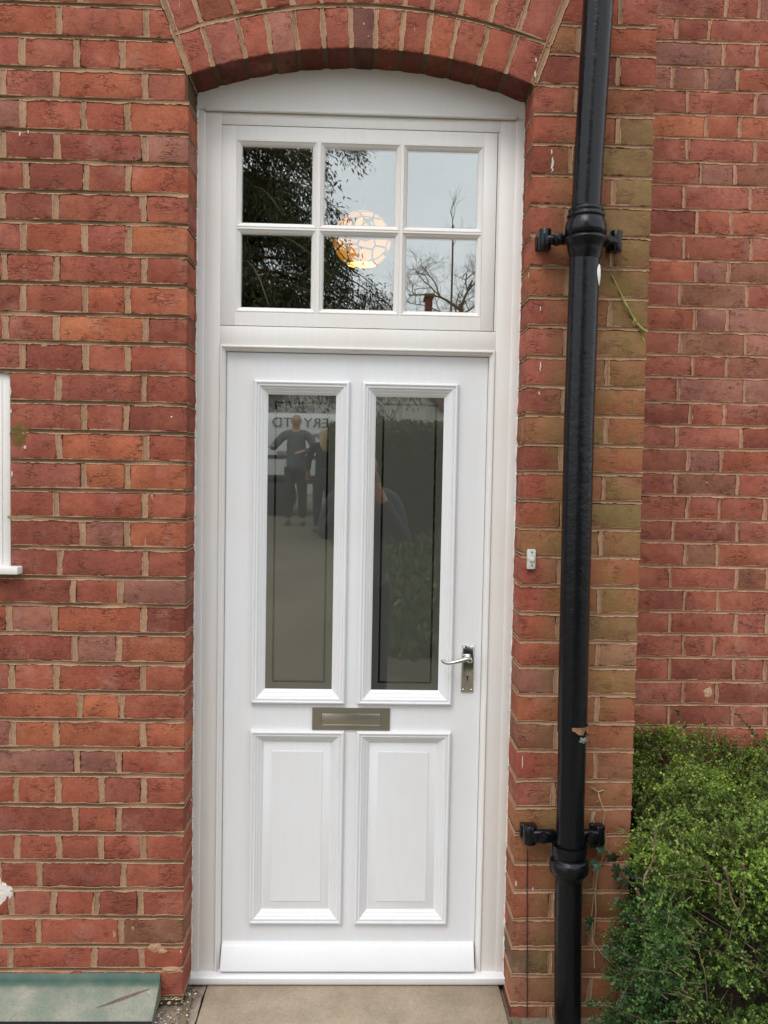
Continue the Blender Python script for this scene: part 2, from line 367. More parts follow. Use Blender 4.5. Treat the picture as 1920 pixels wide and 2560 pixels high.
# unseen courses above and below the photograph
ztop = zb[0]
zpr = at(1380, -20).z
for k in range(2):
    z0 = ztop+k*.0865; course(mb, mo, z0, z0+.0865, rand_row(skew(z0, -1), -2.4, k+1), '?'*20, mpF, rights=lambda z: skew(z, -1)-.010); strip(mo, [(-1.4, z0+.0865), (skew(z0+.08, -1)-.012, z0+.0865)], .006, mpF)
    z0 = zpr+k*.0865; course(mb, mo, z0, z0+.0865, [skew(z0, 1), .72-.06*k, XC+.007], '???', mpF, lefts=lambda z: skew(z, 1)+.010, rights=lambda z: XC)
for k in range(2, 8):
    z0 = ztop+k*.0865; z1 = z0+.0865
    xs = rand_row(XC, -2.4, k)
    for i in range(len(xs)-1):
        xa, xb = xs[i]+.007, xs[i+1]-.007
        ok = all(not (math.hypot(x-AC[0], z-AC[1]) < RC_+.01 and abs(math.atan2(x-AC[0], z-AC[1])) < R(20.4)) for x in (xa, (xa+xb)/2, xb) for z in (z0, z1))
        if ok: brick(mb, [(xa, z0+.0055), (xb, z0+.0055), (xb, z1-.0055), (xa, z1-.0055)], .1, mpF, '?')
z0 = zb[-1]; course(mb, mo, z0-.0865, z0, rand_row(XL+.007, -2.4, 0), '?'*20, mpF)
for i, z in enumerate(zb):
    if 12 < i < 19: strip(mo, [(WX+.002, z), (XL+.001, z)], .0060, mpF)
    else:
        xe = (skew(z, -1)-.012) if z > 2.936 else XL+.001
        strip(mo, [(-1.4 if i < 34 else -1.2, z+.0015), (-1.05, z), (-.8, z+random.uniform(-.0012, .0012)), (xe, z)], .0060, mpF)
    if z < 2.95: strip(mo, [(.002, z), (.145, z+random.uniform(-.001, .001))], .0055, lambda u, v, d: (XL-d+.0004, u, v), dark=.7)
# right pier, bonded with one joint per course
PB = [150,335,535,715,905,1100,1290,1480,1678,1868,2053,2243,2428,2608,2793,2973,3148,3322,3497,3682,3857,4032,4192,4367,4542,4717,4904,5076,5246,5426,5601,5781,5961,6131,6311]
PC = [(730,'RP'),(470,'HO'),(720,'DR'),(455,'PQ'),(715,'RG'),(420,'DG'),(690,'OG'),(395,'RG'),(680,'RG'),(395,'QG'),(668,'PG'),(385,'PH'),(645,'PQ'),(375,'PO'),(640,'HO'),
 (358,'DO'),(630,'RH'),(367,'OG'),(610,'HH'),(345,'PO'),(600,'RH'),(340,'RG'),(588,'RW'),(325,'MH'),(583,'OR'),(325,'TR'),(578,'RP'),(310,'PR'),(560,'HR'),(300,'HP'),(575,'QR'),(295,'QD'),(545,'TR'),(285,'KD'),(540,'TQ'),(290,'DD')]
pm, pmo = MB(), mo
pz = [at(1260+300/2.5136, v/2.5136).z for v in PB]
pz = [ztop+.0] + pz[0:] if ztop-pz[0] > .04 else [ztop]+pz[1:]
PCz = PC if len(pz) <= len(PC) else PC
pz = [at(1380, -20).z] + [at(1260+300/2.5136, v/2.5136).z for v in PB] + [at(1380, (6311+180)/2.5136).z]
for i in range(len(pz)-1):
    z1, z0 = pz[i], pz[i+1]
    u, tn = PC[min(i, len(PC)-1)]; vm = (PB[max(0, i-1)]+PB[min(i, len(PB)-1)])/2/2.5136; xj = at(1260+u/2.5136, vm).x
    sp_ = z1 > 2.95
    hd = xj-XR < .16
    dp = {0: (.2 if hd else .104), 'side': 'l'} if not sp_ else {0: .2}
    xs = [skew(z0, 1) if sp_ else XR-.0072, xj, XC+.0072]
    lefts = (lambda z: skew(z, 1)+.010) if sp_ else (lambda z: XR+random.uniform(-.0008, .0008))
    course(pm, pmo, z0, z1, xs, tn, mpF, lefts=lefts, rights=lambda z: XC+random.uniform(-.0008, .0008), depths=dp, h=.0058, wv=.0062)
for z in pz[1:]:
    xs_ = (skew(z, 1)+.012) if z > 2.95 else XR-.001
    strip(mo, [(xs_, z), (.6, z+random.uniform(-.0015, .0015)), (.74, z+random.uniform(-.0015, .0015)), (XC+.001, z)], .0050, mpF, dark=.35)
    if z < 2.97: strip(mo, [(.002, z), (.145, z)], .0052, lambda u, v, d: (XR+d-.0004, u, v), dark=.6)
for z0 in np.arange(.10, 3.75, .0865):             # side of the pier, round the corner
    z0 = float(z0); k = int(round((z0-.1)/.0865))
    xs = rand_row(.60, .115 if k % 2 else .005, k)
    for a, b in zip(xs, xs[1:]):
        if b-a > .03: brick(pm, [(a+.006, z0+.0055), (b-.006, z0+.0055), (b-.006, z0+.081), (a+.006, z0+.081)], .05, lambda u, v, d: (XC-.0005-d, u, v), '?')
# arch: two rings of voussoirs
IA = [-20.04,-17.12,-13.45,-10.41,-7.48,-4.41,-1.45,1.30,4.21,7.09,10.0,13.29,16.45,19.9]
for i, (tn, t2) in enumerate(zip('RPRWRRVORORRP', 'PQORRRDPDPRPP')):
    a, b = R(IA[i]), R(IA[i+1])
    def vous(r0, r1, a, b, ch, dep, mbx):
        ga, gb = .0058/r0, .0058/r0
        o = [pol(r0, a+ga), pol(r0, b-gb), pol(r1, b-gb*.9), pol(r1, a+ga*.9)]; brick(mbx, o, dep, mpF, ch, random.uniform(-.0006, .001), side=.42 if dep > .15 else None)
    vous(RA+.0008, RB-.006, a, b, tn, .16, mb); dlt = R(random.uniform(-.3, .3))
    vous(RB+.007, RC_, a, b, t2, .1, mb)
    if i:
        strip(mo, [pol(RA+.001, a), pol(RB-.006, a)], .0060, mpF, dark=.2); strip(mo, [pol(RB+.006, a), pol(RC_, a)], .0064, mpF, dark=.2)
for a_, b_ in ((A0, A1),):
    strip(mo, [pol(RB, a_+(b_-a_)*k/24) for k in range(25)], .0062, mpF, dark=.85); strip(mo, [pol(RC_+.006, a_+(b_-a_)*k/24) for k in range(25)], .0062, mpF)
strip(mo, [pol(RA, A0), pol(RC_+.01, A0)], .0085, mpF, dark=.45); strip(mo, [pol(RA, A1), pol(RC_+.01, A1)], .0085, mpF, dark=.2)
front_wall = mb.build('brickwork', MBRICK, house, 35)
pier = pm.build('brickwork', MBRICK2, house, 35, label='brick pier beside the door, stained olive with algae')
core = MB(); CC = DARK+(1.,)
zt = ztop+8*.0865
for b in ((-2.4, -1.93, .0, zt), (-1.93, WX+.006, .0, zb[19]-.004), (-1.93, WX+.006, zb[12]+.004, zt), (WX+.006, XL-.005, 0., zt)):
    core.box(b[0], b[1], .006, .30, b[2], b[3], 0, CC)
core.box(XR+.005, XC-.005, .006, .62, 0, zt, 0, CC)
n = 30; 
for i in range(n):
    x0 = XL-.006+(XR-XL+.012)*i/n; x1 = XL-.006+(XR-XL+.012)*(i+1)/n
    f_ = lambda x: AC[1]+math.sqrt((RA+.0045)**2-(x-AC[0])**2)
    core.add([(x0, .006, f_(x0)), (x1, .006, f_(x1)), (x1, .006, zt), (x0, .006, zt), (x0, .30, f_(x0)), (x1, .30, f_(x1)), (x1, .30, zt), (x0, .30, zt)],
             [(0, 1, 2, 3), (7, 6, 5, 4), (0, 4, 5, 1), (2, 6, 7, 3)], CC)
# ---- set-back wall on the right
SB = [115,262,420,572,720,870,1020,1165,1320,1480,1638,1783,1933,2088,2233,2373,2533,2678,2823,2973,3118,3272,3412,3562,3707,3847,3987,4132,4282,4427,4567,4707]
SC = [([1395,1605],'DRM'),([1080,1290],'RDR'),([1383,1590],'MPR'),([1060,1270,1468],'MMVO'),([1155,1580],'PRM'),([1270,1480],'LOO'),([1155,1580],'PPR'),([1240,1452],'RMT'),
 ([1130,1550],'PPP'),([1212,1427],'DRR'),([1132,1555],'RRR'),([1205,1412],'OMT'),([1108,1527],'PTR'),([1200,1408],'OMM'),([1105,1520],'RTW'),([1187,1400],'RPT'),([1095,1512],'PMM'),
 ([1175,1388],'DRD'),([1085,1490],'PPD'),([1158,1362],'DMO'),([1075,1470],'DTR'),([1155,1355,1640],'RRRR'),([1060,1468],'DDR'),([1140,1340],'RTO'),([1045,1460,1655],'RRTR'),
 ([1135,1345],'DRR'),([1047,1457,1650],'RRPR'),([1128,1322],'RRR'),([1043,1445,1640],'RDRR'),([1125,1335],'RRD'),([1035,1440,1640],'RDPR'),([1130,1315],'RRR')]
sz = [at(1260+1300/2.5136, v/2.5136, YB).z for v in SB]; sz = [sz[0]+.0865]+sz
while sz[-1] > .05: sz.append(sz[-1]-.0865)
sb, smo = MB(), MB(); mpB = front(YB); MUTE[0] = .30; PINK[0] = 1.
for i in range(len(sz)-1):
    z1, z0 = sz[i], sz[i+1]
    if i < len(SC):
        js, tn = SC[i]; vm = (SB[max(0, i-1)]+SB[min(i, len(SB)-1)])/2/2.5136; xs = [at(1260+u/2.5136, vm, YB).x for u in js]
    else: xs = [1.02+.12*(i % 2)]; tn = '??'
    ext = rand_row(-xs[-1], -2.8, i)[::-1]; xs = [XC-.03]+xs+[-e for e in ext[1:]]
    course(sb, smo, z0, z1, xs, tn+'?'*12, mpB, h=.0052, wv=.0056, rights=lambda z: 2.79)
for k in range(4):
    z0 = sz[0]+k*.0865; course(sb, smo, z0, z0+.0865, [-e for e in rand_row(-XC+.03, -2.8, k)[::-1]], '?'*16, mpB, h=.0052, wv=.0056)
for z in sz: strip(smo, [(XC-.02, z), (1.1, z+random.uniform(-.001, .001)), (1.5, z), (1.9, z)], .0048, mpB, dark=.35)
MUTE[0] = .20; PINK[0] = 0.
sb.build('brickwork', MBRICK, house, 35, label='set-back wall of smaller paler bricks')
smo.build('mortar', MMORT, house, 60)
core.box(XC-.02, 2.8, YB+.006, YB+.25, 0, zt, 0, CC); core.build('wall_core', MMORT, house)
# smeared mortar and plaster lumps
def blob(mbx, c, rx, rz, ry, col, seed, nx=14):
    vs, fs = [], []
    for i in range(nx+1):
        r = i/nx
        for k in range(28):
            a = 2*math.pi*k/28; rr = r*(1+.35*mnoise.noise(Vector((math.cos(a)*1.6, math.sin(a)*1.6, seed)))+.12*mnoise.noise(Vector((math.cos(a)*5, math.sin(a)*5, seed))))
            h = ry*math.sqrt(max(0, 1-r*r))*(1+.4*mnoise.noise(Vector((rr*math.cos(a)*3, rr*math.sin(a)*3, seed+3))))
            vs.append((c[0]+rx*rr*math.cos(a), c[1]-h+.003, c[2]+rz*rr*math.sin(a)))
    for i in range(nx):
        for k in range(28): k2 = (k+1) % 28; fs.append((i*28+k, i*28+k2, (i+1)*28+k2, (i+1)*28+k))
    mbx.add(vs, fs, col)
for (px, py, Yq, dx, rx, rz, ry, cl_, sd_, nm_) in ((52, 1085, 0, -.003, .026, .045, .004, (112, 90, 54), 2.2, 'mortar_patch'), (8, 2232, 0, -.012, .040, .048, .005, (226, 218, 210), 5.1, 'plaster_patch'),
    (388, 2370, 0, 0, .022, .016, .006, None, 1.1, 'mortar_patch'), (405, 2378, 0, 0, .015, .010, .007, None, 4.1, 'mortar_patch'), (332, 2320, 0, 0, .008, .012, .004, None, 7.1, 'mortar_patch'), (285, 2335, 0, 0, .007, .014, .004, None, 8.3, 'mortar_patch'),
    (430, 2425, 0, 0, .030, .012, .007, None, 9.7, 'mortar_patch'), (50, 1293, 0, 0, .042, .009, .004, (150, 132, 100), 3.9, 'mortar_patch'), (110, 863, 0, 0, .012, .006, .003, None, 3.3, 'mortar_patch'), (1770, 1730, YB, 0, .022, .022, .005, (205, 170, 140), 6.3, 'mortar_patch')):
    pt = MB(); p = at(px, py, Yq); blob(pt, (p.x+dx, Yq, p.z), rx, rz, ry, (lin(cl_)+(1.,)) if cl_ else PALE+(1.,), sd_); pt.build(nm_, MMORT, house, 60)
mo.build('mortar', MMORT, house, 60)
MSPL = simple('white paint splash', (.56, .52, .46), .7, var=.1)
for k, (px, py, w_, h_, Yq) in enumerate([(1381, 412, 5, 36, 0), (1379, 380, 3, 12, 0), (1351, 772, 2.5, 12, 0), (1351, 917, 3, 24, 0), (1348, 983, 3.5, 9, 0), (1322, 688, 1.6, 14, 0), (1306, 1905, 1.8, 34, 0), (1338, 186, 4, 16, 0), (1340, 150, 3, 10, 0), (50, 335, 3.5, 10, 0), (71, 330, 3, 8, 0), (73, 358, 2, 2, 0), (1290, 2208, 3, 14, 0), (1332, 2222, 2.5, 10, 0), (27, 978, 2.5, 22, 0), (28, 1028, 3, 10, 0), (63, 1118, 5, 8, 0), (30, 1185, 3, 14, 0), (910, 60, 2, 6, 0), (921, 92, 2, 3, 0), (452, 2378, 2.5, 8, 0), (244, 2512, 0, 0, 0)]):
    if not w_: continue
    q = MB(); p = at(px, py, Yq); sc = 1/840; vs = [(p.x+mnoise.noise(Vector((k, i*.9, 0)))*w_*sc*.7+sg*w_*sc*.6*math.sin(math.pi*(i+.5)/8)**.6*(1+.6*mnoise.noise(Vector((k, i, sg)))), Yq-.0012-(.0008 if sg == 0 else 0), p.z+h_*sc*(.5-i/7)) for i in range(8) for sg in (-1, 0, 1)]
    q.add(vs, [(i*3+j, i*3+j+1, (i+1)*3+j+1, (i+1)*3+j) for i in range(7) for j in range(2)]); q.build('paint_splash', MSPL, house)
# ---- white door frame
YF = .14
fr = MB(); ox0, ox1 = -.4215, .4010; oz0, oz1 = .190, 2.1640      # leaf opening as seen
fx0, fx1 = -.516, .4945; m = .017
sx0, sx1, sz0, sz1 = -.4395, .4105, 2.2405, 2.8480                # fanlight sash
fr.box(fx0, ox0-m, YF, .26, .17, 2.8865, .0015); fr.box(ox1+m, fx1, YF, .26, .17, 2.8865, .0015)
fr.box(ox0-m, ox1+m, YF+.0006, .26, oz1+m, sz0-.0012, .001)
fr.box(sx1+.0012, ox1+m+.0001, YF+.0004, .26, sz0, sz1, 0) if sx1 < ox1+m else None
fr.box(ox0-m, ox1+m, YF+.0006, .26, sz1+.0012, 2.8865, .001)
# outer bead on each jamb
for xa, xb in ((fx0, fx0+.028), (fx1-.028, fx1)): fr.box(xa, xb, YF-.0035, YF+.01, .175, 2.905, .0025)
fr.mould(ox0-m, ox1+m, oz0-.06, oz1+m, [(0, YF+.002), (.0005, YF-.0035), (.003, YF-.006), (.0065, YF-.006), (.0085, YF-.003), (.0088, YF+.001), (.012, YF+.0035), (.0155, YF+.010), (.017, YF+.016), (.017, .205)])
frame = fr.build('door_frame', MFRAME, house, 35)
hp = MB(); poly = [(fx0+.002, 2.889)]+[(fx1-.002, 2.889)]+[pol(RA+.0035, A1-(A1-A0)*k/40) for k in range(41)]
hp.prism(poly, .1325, .25, .001); hp.box(fx0+.026, fx1-.026, .1235, .14, 2.8845, 2.8975, .0058)
hp.build('arch_panel', MFRAME, frame, 35)
sl_ = MB(); xa, xb = fx0-.006, fx1+.004
def xprism(mbx, x0, x1, prof, col=None):
    n = len(prof); vs = [(x0, y, z) for y, z in prof]+[(x1, y, z) for y, z in prof]
    fs = [tuple(range(n)), tuple(range(n, 2*n))[::-1]]+[(i, (i+1) % n, n+(i+1) % n, n+i) for i in range(n)]
    mbx.add(vs, fs, col)
xprism(sl_, xa, xb, [(.26, .197), (.168, .193), (.128, .187), (.116, .183), (.113, .180), (.1135, .163), (.118, .157), (.26, .157)])
sl_.build('sill', paint_material('sill paint', (.80, .80, .82), (.76, .76, .77), .35), frame, 40)
# caulk line round the frame
ck = MB()
def caulk(pts, r=.0032):
    P = []
    for a, b in zip(pts, pts[1:]):
        k = max(1, int((Vector(b)-Vector(a)).length/.012))
        for j in range(k): P.append(Vector(a).lerp(Vector(b), j/k))
    P.append(Vector(pts[-1])); ck.tube([(p.x+random.uniform(-.0012, .0012), p.y+random.uniform(-.001, .001), p.z) for p in P], [r*random.uniform(.6, 1.25) for _ in P], 6)
caulk([(XL-.001, .137, .175), (XL-.001, .137, 2.93)]); caulk([(XR+.001, .137, .18), (XR+.001, .137, 2.93)])
ck.build('sealant', simple('white sealant', (.74, .74, .72), .5, var=.05), frame, 60)
# ---- fanlight
fl = MB(); YG = .1575
cx_ = [at(u, 462, YG).x for u in (606.8, 779.8, 813, 987, 1019.8, 1192.4)]
tz_ = [at(693, 370, YG).z, at(693, 558, YG).z, at(693, 589, YG).z, at(693, 769, YG).z]
g = .018; flatY = YF+.0012
colr = [(cx_[0], cx_[1]), (cx_[2], cx_[3]), (cx_[4], cx_[5])]; rowz = [(tz_[1], tz_[0]), (tz_[3], tz_[2])]
fl.box(sx0+.001, cx_[0]-g, flatY, .2, sz0+.001, sz1-.001, .001); fl.box(cx_[5]+g, sx1-.001, flatY, .2, sz0+.001, sz1-.001, .001)
fl.box(cx_[0]-g, cx_[5]+g, flatY+.0003, .2, tz_[0]+g, sz1-.001, 0); fl.box(cx_[0]-g, cx_[5]+g, flatY+.0003, .2, sz0+.001, tz_[3]-g, 0)
fanlight = fl.build('fanlight', MFRAME, house, 35)
bars = MB()
for xa, xb in ((cx_[1]+g, cx_[2]-g), (cx_[3]+g, cx_[4]-g)): bars.box(xa, xb, flatY+.0006, .165, tz_[3]-g, tz_[0]+g, 0)
bars.box(cx_[0]-g, cx_[5]+g, flatY+.0009, .165, tz_[2]+g, tz_[1]-g, 0)
for xa, xb in colr:
    for za, zc in rowz:
        bars.mould(xa-g, xb+g, za-g, zc+g, [(0, flatY+.001), (.0015, flatY-.0008), (.004, flatY-.0006), (.0055, flatY+.0022), (.009, flatY+.0045), (.013, flatY+.009), (.0155, flatY+.0145), (.0165, flatY+.0165), (.018, flatY+.0172), (.018, .175)])
bars.build('glazing_bars', MFRAME, fanlight, 35)
def glass_material(name, refl, tint, frost=0., line=None):
    n = NM(name); n.N.remove(n.b); gl = n.N.new('ShaderNodeBsdfGlossy'); gl.inputs['Roughness'].default_value = .0; gl.inputs['Color'].default_value = tint
    tr = n.N.new('ShaderNodeBsdfTransparent'); tr.inputs[0].default_value = (.86, .88, .86, 1); inner = tr.outputs[0]
    gl.inputs['Roughness'].default_value = .010 if frost else 0.
    fres = n.N.new('ShaderNodeFresnel'); fres.inputs[0].default_value = 1.5
    fac = n.math('ADD', n.math('MULTIPLY', fres.outputs[0], 1.2), refl-.048)
    if frost:
        df = n.N.new('ShaderNodeBsdfDiffuse'); df.inputs[0].default_value = (.115, .118, .105, 1)
        tl = n.N.new('ShaderNodeBsdfTranslucent'); tl.inputs[0].default_value = (.15, .15, .15, 1)
        ms = n.N.new('ShaderNodeMixShader'); ms.inputs[0].default_value = .5; n.L.new(df.outputs[0], ms.inputs[1]); n.L.new(tl.outputs[0], ms.inputs[2])
        inner = ms.outputs[0]
    m2 = n.N.new('ShaderNodeMixShader'); n.L.new(fac, m2.inputs[0]); n.L.new(inner, m2.inputs[1]); n.L.new(gl.outputs[0], m2.inputs[2]); n.L.new(m2.outputs[0], n.out.inputs[0])
    bp = n.N.new('ShaderNodeBump'); bp.inputs['Strength'].default_value = .02; bp.inputs['Distance'].default_value = .002
    n.L.new(n.noise(2.5, 1), bp.inputs['Height']); n.L.new(bp.outputs[0], gl.inputs['Normal']); return n.m
MG1 = glass_material('clear glazing', .29, (.97, .98, .96, 1)); MG2 = glass_material('frosted glazing', .27, (.97, .98, .92, 1), 1.)
MG3 = glass_material('clear glass line', .185, (.96, .97, .85, 1))
for xa, xb in colr:
    for za, zc in rowz:
        q = MB(); q.box(xa-.004, xb+.004, YG, YG+.004, za-.004, zc+.004, 0); q.build('pane', MG1, fanlight)
# ---- door leaf
YL = .165
def rect(px0, py0, px1, py1, Y): a = at(px0, py0, Y); b = at(px1, py1, Y); return a.x, b.x, b.z, a.z
def rect4(tl, tr, bl, br, Y):
    a, b, c, d = at(*tl, Y), at(*tr, Y), at(*bl, Y), at(*br, Y); return (a.x+c.x)/2, (b.x+d.x)/2, (c.z+d.z)/2, (a.z+b.z)/2
YM = .149
G1o = rect4((635.5, 946.7), (874, 955), (627, 1760), (860.5, 1761.5), YM); G2o = rect4((907.4, 953.7), (1148, 961), (894, 1761.5), (1127.8, 1765), YM)
P1o = rect4((624, 1827), (862, 1828.6), (619, 2311.8), (853.6, 2312.4), YM); P2o = rect4((889.5, 1828.6), (1129, 1833.8), (885.4, 2311.8), (1117.4, 2312.4), YM)
# tidy: shared heights
gz0, gz1 = (G1o[2]+G2o[2])/2, (G1o[3]+G2o[3])/2; qz0, qz1 = (P1o[2]+P2o[2])/2, (P1o[3]+P2o[3])/2
xl0 = (G1o[0]+P1o[0])/2; xl1 = (G1o[1]+P1o[1])/2; xr0 = (G2o[0]+P2o[0])/2; xr1 = (G2o[1]+P2o[1])/2
print('door', gz0, gz1, qz0, qz1, xl0, xl1, xr0, xr1)
lf = MB(); e0, e1 = ox0+.0015, ox1-.0015; tz0, tz1 = .196, oz1-.002
GI = .043
for x0, x1, z0, z1 in ((e0, xl0+.02, tz0, tz1), (xl1-.02, xr0+.02, tz0, tz1), (xr1-.02, e1, tz0, tz1), (xl0+.02, xl1-.02, gz1-.02, tz1), (xr0+.02, xr1-.02, gz1-.02, tz1), (xl0+.02, xl1-.02, tz0, qz0+.02), (xr0+.02, xr1-.02, tz0, qz0+.02), (xl0+.02, xl1-.02, qz1-.02, gz0+.02), (xr0+.02, xr1-.02, qz1-.02, gz0+.02)):
    lf.box(x0, x1, YL, .212, z0, z1, 0)
door = lf.build('door', MLEAF, house, 35, label='white wooden door with two tall frosted panes over two raised panels')
# fine stile and rail joint lines
BOL = [(0, .166), (.0003, .1525), (.0025, .149), (.006, .1475), (.0095, .149), (.0105, .1525), (.0125, .1525), (.0135, .1508), (.017, .1515), (.0205, .155), (.022, .1575), (.0235, .1572), (.0255, .159), (.0305, .1625), (.032, .165), (.0335, .165), (.0365, .1675), (.041, .1725), (.043, .174)]
for x0, x1 in ((xl0, xl1), (xr0, xr1)):
    q = MB(); q.mould(x0, x1, gz0, gz1, BOL+[(.043, .182)]); q.build('glazing_moulding', MLEAF, door, 30)
    q = MB(); q.mould(x0, x1, qz0, qz1, BOL[:-2]+[(.038, .1695), (.0400, .1722), (.0440, .1724), (.0445, .1722), (.0690, .1662), (.0694, .1648), (.0700, .1645)])
    q.add([(x0+.07, .1645, qz0+.07), (x1-.07, .1645, qz0+.07), (x1-.07, .1645, qz1-.07), (x0+.07, .1645, qz1-.07)], [(0, 1, 2, 3)]); q.build('panel', MLEAF, door, 30)
    # glass: frosted sheet with a clear border line
    gx0, gx1, ga, gb = x0+GI, x1-GI, gz0+GI, gz1-GI; YP = .1745; li, lw = .0215, .0062
    fz = MB(); cl = MB()
    def q4(mbx, a, b, c, d, y=YP): mbx.add([(a, y, c), (b, y, c), (b, y, d), (a, y, d), (a, y+.004, c), (b, y+.004, c), (b, y+.004, d), (a, y+.004, d)], [(0, 1, 2, 3), (7, 6, 5, 4), (0, 4, 5, 1), (1, 5, 6, 2), (2, 6, 7, 3), (3, 7, 4, 0)])
    q4(fz, gx0-.003, gx0+li, ga-.003, gb+.003); q4(fz, gx1-li, gx1+.003, ga-.003, gb+.003); q4(fz, gx0+li, gx1-li, ga-.003, ga+li); q4(fz, gx0+li, gx1-li, gb-li, gb+.003)
    q4(fz, gx0+li+lw, gx1-li-lw, ga+li+lw, gb-li-lw)
    q4(cl, gx0+li, gx0+li+lw, ga+li, gb-li); q4(cl, gx1-li-lw, gx1-li, ga+li, gb-li); q4(cl, gx0+li+lw, gx1-li-lw, ga+li, ga+li+lw); q4(cl, gx0+li+lw, gx1-li-lw, gb-li-lw, gb-li)
    fo = fz.build('glass_pane', MG2, door); co = cl.build('clear_border', MG3, door)
wb = MB(); xprism(wb, ox0+.004, ox1-.006, [(.166, .274), (.158, .272), (.150, .264), (.1215, .206), (.120, .200), (.1225, .1965), (.150, .1985), (.166, .1985)])
wb.build('weatherboard', MLEAF, door, 40)
# letter plate
a = rect4((781, 1769), (974.5, 1770.7), (780, 1824), (974.5, 1825.7), .160); lp = MB()
lp.mould(a[0], a[1], a[2], a[3], [(0, .166), (.0004, .1605), (.002, .1592), (.024, .1592), (.0245, .162)]); 
b = rect4((804.8, 1782.5), (951.5, 1784), (804, 1813), (951.5, 1814.5), .160)
lp = MB(); z0, z1 = a[2], a[3]
for x0, x1, c, d in ((a[0], b[0], z0, z1), (b[1], a[1], z0, z1), (b[0], b[1], z0, b[2]), (b[0], b[1], b[3], z1)): lp.box(x0, x1, .1590, .166, c, d, 0)
lp.box(b[0]+.0012, b[1]-.0012, .1600, .166, b[2]+.0022, b[3]-.001, .0012); lp.box(b[0]+.0005, b[1]-.0005, .1575, .1605, b[2]-.0005, b[2]+.0020, .0008)
lp.build('letter_plate', MSATIN, door, 40)
# lever handle
a = rect4((1155.5, 1613.9), (1186, 1614), (1152, 1730.5), (1182.5, 1730.5), .158); hd = MB(); hd.box(a[0], a[1], .1585, .166, a[2], a[3], .0016)
c = at(1171, 1646, .155); hd.lathe([(.0135, .166), (.0135, .158), (.0125, .155), (.0115, .148), (.0095, .140), (.0085, .120), (.006, .116), (.001, .115)], (c.x, 0, c.z), 'Y', 28)
P = [(1171, 1646, .122), (1166, 1648, .112), (1150, 1652.5, .108), (1136, 1656, .107), (1122, 1658.5, .107), (1113, 1657.5, .108), (1107.5, 1653, .109), (1106, 1648.5, .110)]
hd.tube([at(*p) for p in P], [.0070, .0082, .0066, .0056, .0054, .0058, .0062, .0050], 14)
for px, py in ((1160.7, 1618.5), (1180.5, 1618.5), (1158, 1724.3), (1178.3, 1725)): s_ = at(px, py, .158); hd.lathe([(.0034, .159), (.0032, .1578), (.0018, .1568), (.0004, .1565)], (s_.x, 0, s_.z), 'Y', 12)
hd.build('handle', MCHROME, door, 40)
kh = MB(); c = at(1168.8, 1692, .158); kh.lathe([(.0036, .1588), (.0036, .1578), (.0001, .1577)], (c.x, 0, c.z), 'Y', 16); kh.box(c.x-.0018, c.x+.0018, .1576, .159, c.z-.0125, c.z, 0)
kh.build('keyhole', MDARK, door)
# ---- small window at the left edge
wn = MB(); wz0, wz1 = zb[19]-.006, zb[12]+.0; wx1 = WX-.004; wx0 = -1.925; wz0 = at(10, 1418, .02).z
wn.box(wx1-.05, wx1, .012, .10, wz0, wz1-.004, .002); wn.box(wx0, wx0+.05, .012, .10, wz0, wz1-.004, .002); wn.box(wx0+.05, wx1-.05, .0125, .10, wz1-.054, wz1-.004, .002); wn.box(wx0+.05, wx1-.05, .0125, .10, wz0, wz0+.05, .002)
wn.box(wx1-.026, wx1-.0238, .0095, .02, wz0+.01, wz1-.02, .0008)
wo_ = wn.build('window', MFRAME, house, 40); q = MB(); q.box(wx0+.045, wx1-.045, .05, .055, wz0+.045, wz1-.05, 0); q.build('pane', MG1, wo_)
q = MB(); q.box(wx0-.02, at(44, 1425, -.035).x, -.035, .06, at(20, 1437, -.035).z, at(20, 1418, -.035).z, .004); q.build('sill', MFRAME, wo_, 40)
q = MB(); q.box(wx0, wx1+.02, .14, .16, wz0-.05, wz1+.05, 0); q.build('window_blind', simple('net blind', (.55, .55, .52), .9), wo_)
# ---- hallway inside
MH = simple('hall wallpaper', (.11, .085, .055), .9, var=.2, scale=6)
q = MB(); X0, X1, Y0, Y1, Z0, Z1 = -.95, .80, .30, 6.0, .15, 3.35
q.add([(X0, Y0, Z0), (X1, Y0, Z0), (X1, Y1, Z0), (X0, Y1, Z0), (X0, Y0, Z1), (X1, Y0, Z1), (X1, Y1, Z1), (X0, Y1, Z1)], [(0, 1, 2, 3), (4, 7, 6, 5), (0, 3, 7, 4), (1, 5, 6, 2), (3, 2, 6, 7)])
q.add([(X0, .301, Z0), (fx0, .301, Z0), (fx0, .301, Z1), (X0, .301, Z1)], [(0, 1, 2, 3)]); q.add([(fx1, .301, Z0), (X1, .301, Z0), (X1, .301, Z1), (fx1, .301, Z1)], [(0, 1, 2, 3)])
q.build('hall_wall', MH, house)
